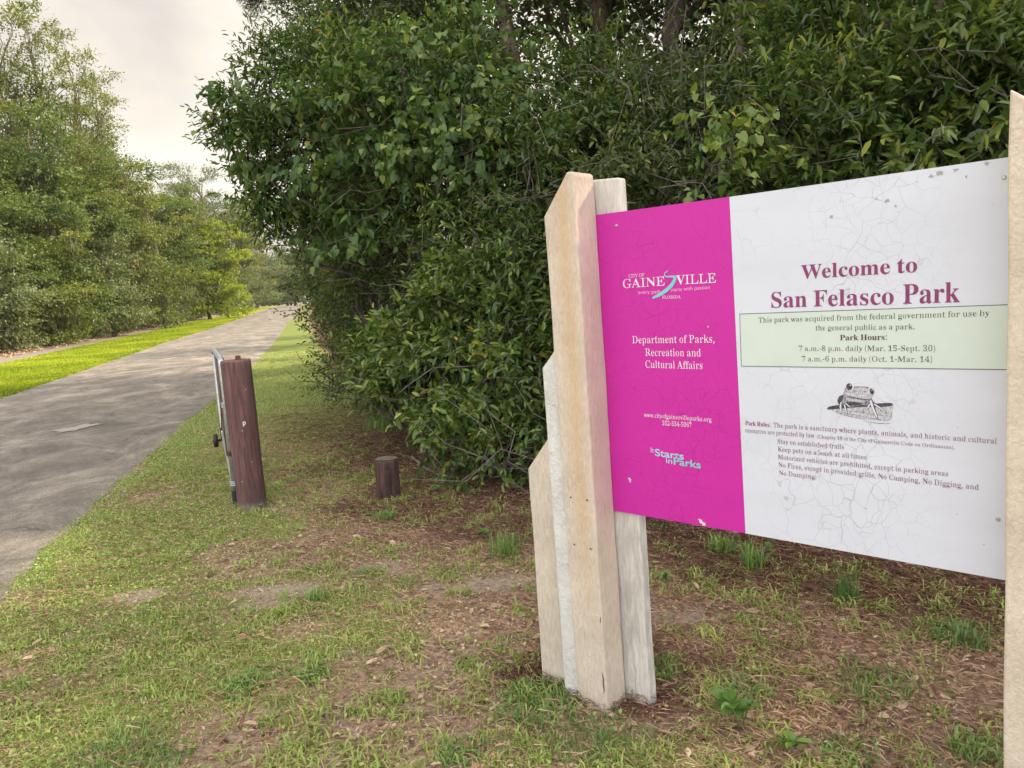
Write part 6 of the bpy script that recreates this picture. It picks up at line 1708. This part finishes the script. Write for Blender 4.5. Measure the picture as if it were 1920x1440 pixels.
rngS = np.random.default_rng(141)
ltree = bpy.data.objects['laurel_tree']
B = np.array(spray)
B[:, :3] -= np.array(ltree.location)
(V, F, tn), C = crown(rngS, B, 66, 7, 7, .12, .26, .085, .024, T_ELL, .5, .05, power=.5)
G = Geo()
G.add(V, F, tn)
link('outer_sprays', G.mesh('outer_sprays'), LEAF_LAUREL, ltree)
g = Geo()
for c in C:
    q = c + np.array([.45, .25, -.10]) * rngS.uniform(.7, 1.6) + rngS.normal(size=3) * .08
    g.tube(curve_pts(rngS, q, c, 6, .05, .03), np.linspace(.008, .003, 6), 5, cap=False)
link('spray_stems', g.mesh('spray_stems', True), BARK, ltree)

shrub('oak_tree', 'dark small leaved oak rising behind the leaning tree at the left end of the thicket', 'tree',
      [bl(675, 40, 11.5, .95, 1.2, 1.2), bl(770, 50, 11, 1.3, 1.2, 1.2), bl(700, -120, 12, 2.0, 1.6, 1.3), bl(612, 55, 11.3, .35, .5, .5)], LEAF_OAK, 102, 170, 24, 6, .065, .030, bough_r=.38, twig_len=.3, stems=8, base=(-.6, 12.2, 0), tint=(0, .7))
shrub('roadside_bush', 'bush with yellow green lower leaves at the far left foot of the thicket', 'shrub',
      [bl(700, 622, 13.2, .60, .8, .62), bl(672, 590, 14.2, .45, .7, .5)], LEAF_YOUNG, 103, 34, 18, 5, .085, .05, bough_r=.34, base=(-2.1, 14.0, 0), tint=(0, .62))
shrub('roadside_bush', 'tall dark bush shading the verge behind the yellow green bush', 'shrub',
      [bl(700, 500, 14, 1.05, 1.2, 1.2), bl(685, 400, 14.5, 1.05, 1.2, 1.2), bl(668, 555, 16.5, .55, 1.0, .9), bl(655, 470, 17, .6, 1.2, 1.6)], LEAF_OAK, 104, 130, 20, 6, .085, .042, bough_r=.42, base=(-2.0, 15.6, 0), tint=(0, .8))
shrub('roadside_bush', 'last dark bush of the thicket where the verge narrows in the distance', 'shrub',
      [bl(640, 520, 27, 1.0, 2.2, 1.9), bl(645, 430, 28, 1.1, 2, 1.8), bl(622, 560, 34, .8, 2.2, 1.2)], LEAF_FOREST, 105, 110, 16, 6, .15, .08, bough_r=.7, twig_len=.5, base=(-6.2, 29.5, 0), tint=(0, .7))
shrub('holly_bush', 'rounded glossy small leaved bush low on the verge right of the yellow green bush', 'shrub',
      [bl(700, 650, 9.9, .75, .7, .75), bl(730, 560, 10.2, .9, .8, .8), bl(660, 690, 10.6, .5, .5, .45)], LEAF_OAK, 106, 90, 22, 6, .060, .030, bough_r=.30, base=(-1.3, 10.6, 0), tint=(.1, 1))
shrub('holly_bush', 'dim airy bush in the hollow under the leaning tree', 'shrub',
      [bl(760, 500, 9.4, 1.1, .8, .9), bl(680, 500, 10, .9, .8, .8), bl(860, 480, 8.6, .8, .7, .8)], LEAF_OAK, 107, 120, 20, 6, .060, .028, bough_r=.32, tangle=70, base=(-.8, 9.9, 0), tint=(.1, .9))
shrub('glossy_shrub', 'glossy broad leaved shrub between the short bollard and the stepped post', 'shrub',
      [bl(880, 640, 7.0, .85, .75, .75), bl(930, 770, 6.35, .62, .5, .55), bl(790, 690, 7.6, .62, .6, .62), bl(1000, 640, 6.6, .6, .6, .7)], LEAF_LAUREL, 108, 105, 20, 7, .108, .046, bough_r=.28, tangle=110, tangle_len=.55, base=(-.05, 7.2, 0), tint=(.15, 1), up=.3)
shrub('glossy_shrub', 'low leafy branch hanging to the red litter left of the stepped boards', 'shrub',
      [bl(905, 890, 5.75, .26, .2, .12), bl(965, 850, 5.6, .25, .22, .2)], LEAF_LAUREL, 118, 15, 10, 7, .075, .034, bough_r=.14, twig_len=.18, stems=4, base=(.25, 6.0, 0), tint=(.2, .9))
shrub('twiggy_shrub', 'shrub full of bare grey twigs in the middle of the thicket left of the post', 'shrub',
      [bl(930, 380, 7.6, .95, .8, 1.0), bl(1010, 500, 7.0, .7, .7, .7), bl(850, 380, 8.0, .7, .7, .8)], LEAF_LAUREL, 109, 75, 20, 6, .090, .034, bough_r=.32, tangle=260, tangle_len=.8, base=(.0, 8.0, 0), tint=(.05, .9))
shrub('tall_laurel', 'tall shrub right behind the stepped left post and its top', 'shrub',
      [bl(1090, 270, 7.3, .95, .9, .85), bl(1000, 260, 7.8, .8, .8, .7), bl(1130, 420, 6.7, .8, .7, .9), bl(1080, 700, 6.4, .7, .6, .8)], LEAF_LAUREL, 110, 120, 20, 7, .098, .036, bough_r=.34, tangle=120, base=(.7, 7.6, 0), tint=(0, .85))
shrub('tall_laurel', 'dim twig filled shrub rising behind the magenta panel', 'shrub',
      [bl(1260, 250, 7.0, 1.0, .9, .95), bl(1290, 330, 6.2, .8, .7, .8), bl(1240, 560, 6.1, .9, .7, .9), bl(1190, 300, 6.6, .7, .7, .8), bl(1280, 850, 5.9, .8, .6, .6)], LEAF_OAK, 111, 150, 20, 6, .082, .034, bough_r=.34, tangle=240, tangle_len=.8, base=(1.4, 7.2, 0), tint=(0, .95))
shrub('tall_laurel', 'long leaved laurel shrub rising behind the left half of the white panel', 'shrub',
      [bl(1500, 200, 6.6, .9, .9, 1.1), bl(1540, 270, 5.8, .7, .6, .7), bl(1520, 560, 5.7, .9, .7, .9), bl(1500, 850, 5.5, .9, .6, .6)], LEAF_LAUREL, 112, 120, 20, 7, .120, .037, bough_r=.33, tangle=170, tangle_len=.8, base=(2.3, 6.6, 0), tint=(0, .95), up=.3)
shrub('tall_laurel', 'large leaved laurel shrub rising behind the right half of the white panel', 'shrub',
      [bl(1740, 140, 5.8, 1.0, .8, 1.25), bl(1830, 230, 5.0, .6, .5, .7), bl(1780, 560, 4.9, .8, .6, .9), bl(1760, 850, 4.8, .8, .5, .5)], LEAF_LAUREL, 113, 110, 20, 7, .130, .045, bough_r=.33, tangle=120, tangle_len=.7, base=(3.1, 5.8, 0), tint=(.05, 1), up=.3)
shrub('tall_laurel', 'laurel shrub at the right edge of the photo beyond the right post', 'shrub',
      [bl(1980, 120, 5.0, .9, .8, 1.2), bl(2080, 400, 4.6, .9, .8, 1.2), bl(2000, 700, 4.4, .7, .6, .7)], LEAF_LAUREL, 114, 120, 20, 7, .10, .034, bough_r=.33, base=(3.6, 4.9, 0), tint=(0, .9), up=.3)

side = bpy.data.objects['tall_laurel.003']  # copied to spots out of view, added to keep the sun off the sign
for i, (x_, y_, lb) in enumerate([(4.9, 3.3, 'unseen laurel shrub added right of the sign to block the sun'), (5.6, 1.4, 'unseen laurel shrub added right of the camera to block the sun')]):
    c = side.copy()
    COL.objects.link(c)
    c.location = (x_, y_, 0)
    c.rotation_euler = (0, 0, 1.1 + i)
    c['label'] = lb
    for ch in side.children:
        d = ch.copy()
        COL.objects.link(d)
        d.parent = c

# low undergrowth that closes the foot of the thicket
rng = np.random.default_rng(210)
ub = []
for yv in np.arange(4.4, 15, .42):
    ub.append([xt(yv) + rng.uniform(.35, .8), yv, rng.uniform(.18, .4), .45, .4, rng.uniform(.25, .45)])
    ub.append([xt(yv) + rng.uniform(1.0, 1.8), yv, rng.uniform(.3, .7), .6, .5, .6])
(V, F, tn), C = crown(rng, ub, 260, 14, 6, .28, .25, .075, .030, T_ELL, .1, .2, tint_rng=(0, .75), zmin=.02)
G = Geo()
G.add(V, F, tn)
und = link('undergrowth', G.mesh('undergrowth'), LEAF_OAK)
tag(und, kind='stuff')
g = Geo()
for i in range(420):
    yv = rng.uniform(4.2, 13)
    xv = xt(yv) + rng.uniform(-.05, 1.2)
    p = np.array([xv, yv, 0])
    q = p + np.array([rng.normal() * .4 - .2, rng.normal() * .35 - .15, rng.uniform(.15, .9)])
    g.tube(curve_pts(rng, p, q, 6, rng.uniform(-.1, .25), .06), np.linspace(.006, .002, 6) * rng.uniform(.6, 1.5), 4, cap=False)
link('undergrowth_twigs', g.mesh('undergrowth_twigs', True), BARK_TWIG, und)

# trees standing in and behind the thicket
PT = 'pines standing behind the thicket'


def pine(label, px, Y, h, r, seed, crown_from=.5, lean=(0, 0), group=PT, n=40, mat=NEEDLE, rad_=2.0, base_z=None):
    rng = np.random.default_rng(seed)
    p = at(px, 560, Y)
    z0 = float(gz(Y))
    root = empty('pine_tree', (p[0], p[1], z0), label=label, cat='pine', group=group)
    top = np.array([lean[0], lean[1], h])
    g = Geo()
    tp = curve_pts(rng, (0, 0, -.2), top, 10, 0, .006)
    g.tube(tp, np.linspace(r, r * .25, 10), 12)
    boughs_ = []
    for i in range(n):
        f = crown_from + (1 - crown_from) * rng.random() ** .8
        a = rng.random() * 2 * math.pi
        ln = rad_ * (1.25 - f) * rng.uniform(.6, 1.3) * 1.6
        s = top * f
        e = s + np.array([math.cos(a) * ln, math.sin(a) * ln, ln * rng.uniform(.0, .45)])
        g.tube(curve_pts(rng, s, e, 6, .05, .03), np.linspace(r * .28, .012, 6), 5, cap=False)
        for u in (.55, .75, .9, 1.0):
            boughs_.append(s + (e - s) * u + rng.normal(size=3) * .15)
    link('trunk', g.mesh('trunk', True), BARK_PINE, root)
    C = np.array(boughs_)
    m_ = len(C) * 9
    ti = np.repeat(np.arange(len(C)), 9)
    tips = C[ti] + rng.normal(size=(m_, 3)) * np.array([.35, .35, .2])
    k = 26
    li = np.repeat(np.arange(m_), k)
    ax = sph(rng, m_ * k) + np.array([0, 0, .35])
    ln = rng.uniform(.14, .26, m_ * k)
    G = Geo()
    wd = .006 + .0009 * Y
    G.add(*leaves(tips[li] + rng.normal(size=(m_ * k, 3)) * .05, ax, sph(rng, m_ * k), ln * (1 + Y * .008), np.full(m_ * k, wd), np.clip(.3 * rng.random(m_)[li] + .6 * rng.random(m_ * k), 0, 1), T_CARD))
    link('crown', G.mesh('crown'), mat, root)
    return root


pine('pine trunk showing at the top above the left end of the stepped post', 1006, 11.0, 13, .15, 301, .55)
pine('dark pine trunk at the top between the post top and the photo centre right', 1148, 11.5, 14, .19, 302, .5)
pine('reddish pine trunk glimpsed through leaves above the white panel', 1437, 9.8, 13, .20, 303, .52)
pine('thin pale trunk left of the reddish pine trunk', 1392, 9.2, 11, .07, 304, .6, n=20, rad_=1.2)
pine('pine behind the laurels at the upper right', 1790, 9.5, 13, .17, 305, .5)
pine('pine whose needle bough hangs into the sky at the top left of the thicket', 760, 13.5, 15, .2, 306, .42, n=60, rad_=2.4)
# its low bough over the road
rng = np.random.default_rng(307)
pb = [o for o in bpy.data.objects if o.name.startswith('pine_tree')][-1]
s = np.array(at(690, -60, 13.2)) - np.array(pb.location)
e = np.array(at(468, 2, 12.0)) - np.array(pb.location)
g = Geo()
g.tube(curve_pts(rng, s, e, 8, .04, .02), np.linspace(.05, .012, 8), 6, cap=False)
link('low_bough', g.mesh('low_bough', True), BARK_PINE, pb)
G = Geo()
for u, k in ((1.0, 150), (.93, 120), (.86, 120), (.8, 100), (.72, 80), (.62, 80)):
    c = s + (e - s) * u + rng.normal(size=3) * np.array([.08, .1, .08])
    ax = sph(rng, k) + unit(e - s) * .7
    G.add(*leaves(c + rng.normal(size=(k, 3)) * .03, ax, sph(rng, k), rng.uniform(.16, .27, k), np.full(k, .006), rng.random(k) * .6, T_CARD))
link('bough_needles', G.mesh('bough_needles'), NEEDLE, pb)

BT = 'broadleaf trees standing behind the thicket'


def broad_tree(name, label, cat, loc, H_, spread, mat, seed, boughs, twigs, lpt, L_, Wd, bottom=.1, group=None, r=.16, bough_r=.7, twig_len=.6, T=T_CARD, tint=(.05, 1), limbs_n=26, shape='round', moss=0, lean=(0, 0)):
    rng = np.random.default_rng(seed)
    root = empty(name, loc, label=label, cat=cat, group=group)
    B = []
    nb = 9
    for i in range(nb):
        f = i / (nb - 1)
        z = H_ * (bottom + (0.92 - bottom) * f)
        if shape == 'round':
            w = spread * (.55 + .6 * math.sin(math.pi * min(1, f * .9 + .12))) * .62
        elif shape == 'tall':
            w = spread * (.75 - .45 * f)
        else:
            w = spread * (.9 - .65 * f)
        a = rng.random() * 2 * math.pi
        o = spread * rng.uniform(.15, .55)
        B.append([math.cos(a) * o + lean[0] * f, math.sin(a) * o + lean[1] * f, z, w * rng.uniform(.8, 1.2), w * rng.uniform(.8, 1.2), H_ * rng.uniform(.09, .15)])
    (V, F, tn), C = crown(rng, B, boughs, twigs, lpt, bough_r, twig_len, L_, Wd, T, .05, .2, flat=.30, power=.30, tint_rng=tint, zmin=.2)
    G = Geo()
    G.add(V, F, tn)
    link('crown', G.mesh('crown'), mat, root)
    g = Geo()
    limbs(rng, g, np.array([0, 0, -.3]), np.array([lean[0] * .8, lean[1] * .8, H_ * .86]), r, C, limbs_n, r * .4)
    link('trunk', g.mesh('trunk', True), BARK, root)
    if moss:
        k = moss
        ci = rng.integers(len(C), size=k)
        n_ = 10
        li = np.repeat(np.arange(k), n_)
        p = C[ci][li] + rng.normal(size=(k * n_, 3)) * np.array([.22, .22, .1])
        G = Geo()
        ln = rng.uniform(.5, 1.5, k * n_)
        G.add(*leaves(p, np.array([0, 0, -1.0]) + .12 * rng.normal(size=(k * n_, 3)), sph(rng, k * n_), ln, np.full(k * n_, .09), rng.random(k * n_), T_STRIP))
        tag(link('hanging_moss', G.mesh('hanging_moss'), MOSS, root), kind='stuff')
    return root


def copy_tree(root, loc, sc, rz, label, group=None, name=None):
    c = root.copy()
    COL.objects.link(c)
    c.location = [float(v) for v in loc]
    c.scale = (sc[0], sc[0], sc[1])
    c.rotation_euler = (0, 0, rz)
    c['label'] = label
    if group:
        c['group'] = group
    for ch in root.children:
        d = ch.copy()
        COL.objects.link(d)
        d.parent = c
    return c


def spot(px, Y):
    p = at(px, 575, Y)
    return (p[0], p[1], float(gz(Y)))


# canopy behind the thicket (it also shades the lawn)
bt = broad_tree('oak_tree', 'broad dark oak deep behind the middle of the thicket', 'tree', spot(900, 13), 10, 2.6, LEAF_OAK, 401, 150, 22, 6, .12, .065, .12, BT, bough_r=.6, twig_len=.45, tint=(0, .8))
for px, Y, s, rz, lb in ((1120, 12.5, 1.15, 1.0, 'dark oak deep behind the stepped left post'), (1330, 10.5, 1.1, 2.2, 'oak behind the shrubs above the magenta panel'), (1560, 10.0, 1.15, 3.3, 'oak behind the laurels above the white panel'),
                         (1760, 8.6, 1.1, 4.1, 'oak behind the large leaved laurel at the upper right'), (760, 17, .95, 5.0, 'oak behind the far bushes of the thicket'), (2050, 8.4, 1.0, .6, 'oak beyond the right edge of the photo'), (2900, 4.6, 1.0, 2.6, 'unseen oak added right of the sign to block the sun')):  # the last oak is added out of view to shield the sign from sun
    copy_tree(bt, spot(px, Y), (s, s), rz, lb)

# dark mass of leaves closing the view deep in the thicket
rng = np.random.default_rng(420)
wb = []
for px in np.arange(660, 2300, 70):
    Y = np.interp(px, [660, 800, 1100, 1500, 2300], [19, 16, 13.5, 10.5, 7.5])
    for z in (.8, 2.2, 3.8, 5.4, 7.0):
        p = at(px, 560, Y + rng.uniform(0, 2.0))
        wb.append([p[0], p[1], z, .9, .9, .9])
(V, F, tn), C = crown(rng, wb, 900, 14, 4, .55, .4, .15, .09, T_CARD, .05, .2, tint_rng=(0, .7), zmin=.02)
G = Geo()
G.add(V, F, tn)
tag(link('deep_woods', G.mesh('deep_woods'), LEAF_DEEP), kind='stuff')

# ================================================================ the woods across the road
LG = 'trees along the far side of the road'
EDGE = lambda y: float(strip_x(y, 8.2))


def place(px, Y):
    """a tree's foot on the line of sight px, Y metres ahead"""
    return spot(px, Y)


A = broad_tree('oak_tree', 'tall bright green oak in the left woods, its crown reaching up under the pines', 'tree', place(95, 43), 13.2, 3.2, LEAF_FOREST, 501, 82, 50, 6, .24, .14, .20, LG, bough_r=1.0, twig_len=.7, limbs_n=34)
Bq = broad_tree('oak_tree', 'wide olive green oak with layered boughs in the middle of the left woods', 'tree', place(255, 57), 13.4, 4.2, LEAF_OLIVE, 502, 85, 54, 6, .25, .14, .17, LG, bough_r=1.15, twig_len=.8, limbs_n=40, moss=70)
Cq = broad_tree('lime_tree', 'low lime yellow tree leaning to the road in the left woods', 'tree', place(392, 76), 8.6, 4.0, LEAF_LIME, 503, 80, 34, 6, .30, .18, .06, LG, bough_r=.9, twig_len=.7, limbs_n=40, lean=(2.0, -.5))
Dq = broad_tree('oak_tree', 'grey green small tree at the edge of the left woods', 'tree', place(205, 49), 6.4, 2.4, LEAF_GREY, 504, 48, 38, 6, .19, .11, .16, LG, bough_r=.75, twig_len=.6, limbs_n=24)
Ep = broad_tree('slender_tree', 'thin crowned tall tree standing highest at the left edge of the photo', 'tree', place(20, 46), 21.0, 3.2, LEAF_OLIVE, 505, 92, 24, 5, .22, .11, .42, LG, bough_r=.8, twig_len=.6, limbs_n=44, shape='tall', r=.2)
broad_tree('pine_tree', 'bare limbed far pine standing above the lime tree beside the overhanging thicket', 'pine', place(392, 108), 20.5, 6.2, LEAF_GREY, 506, 190, 24, 6, .34, .10, .38, LG, bough_r=1.2, twig_len=.9, limbs_n=60, r=.3, T=T_ELL, tint=(0, .6))
copies = [
    (Ep, 120, 49, (1.05, .97), 1.3, 'second tall thin crowned tree, just right of the highest one'),
    (Ep, 195, 55, (1.0, .97), 2.6, 'loose crowned tall tree above the olive oak'),
    (Ep, 232, 63, (1.1, .93), 4.0, 'lowest of the loose crowned tall trees, right end of that group'),
    (Ep, -45, 42, (1.1, .9), 5.1, 'tall loose crowned tree cut by the left edge of the photo'),
    (Ep, 68, 48, (1.15, 1.0), 3.3, 'tall thin crowned tree between the highest one and the second'),
    (A, 165, 51, (.95, 1.02), .9, 'bright oak between the tall thin trees and the olive oak'),
    (A, 10, 39, (.78, .70), 2.2, 'mid height green tree at the left edge with pale sunlit boughs'),
    (A, 310, 68, (1.15, 1.03), 3.1, 'full green oak left of the far pine'),
    (A, 352, 84, (1.1, 1.06), 4.4, 'green oak behind the lime yellow tree'),
    (Bq, 345, 74, (.85, .86), 1.9, 'olive tree hung with moss left of the lime yellow tree'),
    (Bq, 430, 104, (1.1, 1.0), 2.7, 'pale olive oak right of the lime yellow tree'),
    (Bq, 468, 128, (1.15, .95), 3.9, 'farther olive oak before the bend of the road'),
    (Bq, 55, 41, (.8, .68), 5.2, 'shaded olive oak under the tall trees at the left'),
    (Dq, 285, 62, (1.2, 1.0), 2.8, 'pale sunlit small tree at the middle of the wood edge'),
    (Dq, 335, 72, (1.15, .9), 3.7, 'small grey green tree below the moss hung olive tree'),
    (Dq, 440, 98, (1.5, 1.25), 4.6, 'pale feathery small tree right of the lime yellow tree'),
    (Dq, 478, 122, (1.8, 1.4), 5.5, 'feathery small tree nearest the end of the road on the left side'),
    (Dq, -30, 35, (1.0, .95), 2.1, 'small tree cut by the left edge of the photo'),
    (A, 505, 170, (1.5, 1.0), 1.1, 'dull far oak closing the end of the road'),
    (A, 540, 178, (1.5, 1.0), 2.4, 'dark far oak straight above the end of the road'),
    (A, 573, 168, (1.4, 1.1), 3.3, 'far oak above the road end beside the thicket'),
    (Dq, 522, 165, (1.9, 1.5), .2, 'small far tree at the road end'),
    (Dq, 556, 160, (2.0, 1.3), 3.2, 'small far tree at the road end beside the thicket'),
    (Bq, 635, 92, (.7, .62), .8, 'olive tree on the right of the road far beyond the thicket'),
    (Dq, 612, 112, (1.3, 1.2), 2.0, 'small dull tree on the right of the road far away'),
]
for src, px, Y, sc, rz, lb in copies:
    copy_tree(src, place(px, Y), sc, rz, lb, LG)

# low shrubs along the wood edge
es = broad_tree('edge_shrub', 'low dull shrub at the left end of the wood edge', 'shrub', place(18, 36.5), 2.1, 1.5, LEAF_GREY, 520, 50, 18, 6, .14, .08, .05, 'shrubs along the far wood edge', bough_r=.4, twig_len=.4, limbs_n=14, r=.05)
for i, (px, Y, lb) in enumerate([(105, 42.5, 'low shrub on the wood edge left of the dark gap'), (160, 47, 'low shrub on the wood edge in the dark gap'), (222, 54, 'low shrub right of the dark gap in the wood edge'),
                                 (275, 62, 'low pale shrub on the wood edge under the moss hung trees'), (318, 70, 'low shrub on the wood edge before the lime yellow tree'), (362, 80, 'low shrub under the lime yellow tree'), (412, 95, 'low shrub right of the lime yellow tree'), (496, 158, 'low shrub left of the road end'), (515, 172, 'low shrub closing the road end'), (538, 176, 'low shrub straight ahead at the road end'), (452, 112, 'last low shrub of the far wood edge')]):
    copy_tree(es, place(px, Y), (1.0 + .1 * i, .7 + .08 * i), i * 1.3, lb)

# the depth of that wood, one dark mass with its trunks
rng = np.random.default_rng(430)
wb = []
for Y in np.arange(30, 175, 3.2):
    for dd in (5.5, 9.0, 14):
        x0 = strip_x(Y, 8.5) - dd + rng.uniform(-1, 1)
        for f in (.38, .6, .82):
            hh = np.interp(Y, [30, 60, 100, 175], [9.5, 9.5, 10, 10])
            wb.append([x0, Y, gz(Y) + hh * f, 1.7, 1.7, 1.4])
for x0 in np.arange(-84, -16, 3.4):
    for f in (.1, .3, .55, .8):
        wb.append([x0 + rng.uniform(-1, 1), 192 + rng.uniform(-4, 4), gz(190) + 12 * f, 2.4, 1.8, 1.9])
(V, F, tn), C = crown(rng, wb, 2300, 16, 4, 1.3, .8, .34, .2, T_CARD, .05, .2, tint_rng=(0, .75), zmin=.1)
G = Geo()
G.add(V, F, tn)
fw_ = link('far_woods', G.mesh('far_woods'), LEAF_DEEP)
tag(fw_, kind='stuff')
g = Geo()
for i in range(260):
    Y = rng.uniform(31, 150)
    x0 = strip_x(Y, 8.3) - rng.uniform(.3, 9)
    hh = rng.uniform(5, 10)
    g.tube(curve_pts(rng, (x0, Y, gz(Y) - .1), (x0 + rng.normal() * .6, Y + rng.normal() * .5, gz(Y) + hh), 6, 0, .012), np.linspace(.14, .05, 6) * rng.uniform(.4, 1.2), 6, cap=False)
link('trunks', g.mesh('trunks', True), BARK, fw_)

# ---------------------------------------------------------------- the damp air
g = Geo()
g.box((-150, -45, -1.0), (110, 235, 34))
hz = link('haze', g.mesh('haze'), None)
m = bpy.data.materials.new('damp air')
m.use_nodes = True
t = m.node_tree
t.nodes.clear()
out = t.nodes.new('ShaderNodeOutputMaterial')
pv_ = t.nodes.new('ShaderNodeVolumePrincipled')
pv_.inputs['Color'].default_value = (0.95, 0.94, 0.90, 1)
pv_.inputs['Density'].default_value = 0.0003
pv_.inputs['Anisotropy'].default_value = 0.2
t.links.new(pv_.outputs[0], out.inputs['Volume'])
hz.data.materials.append(m)
tag(hz, kind='stuff')
S.cycles.volume_bounces = 0
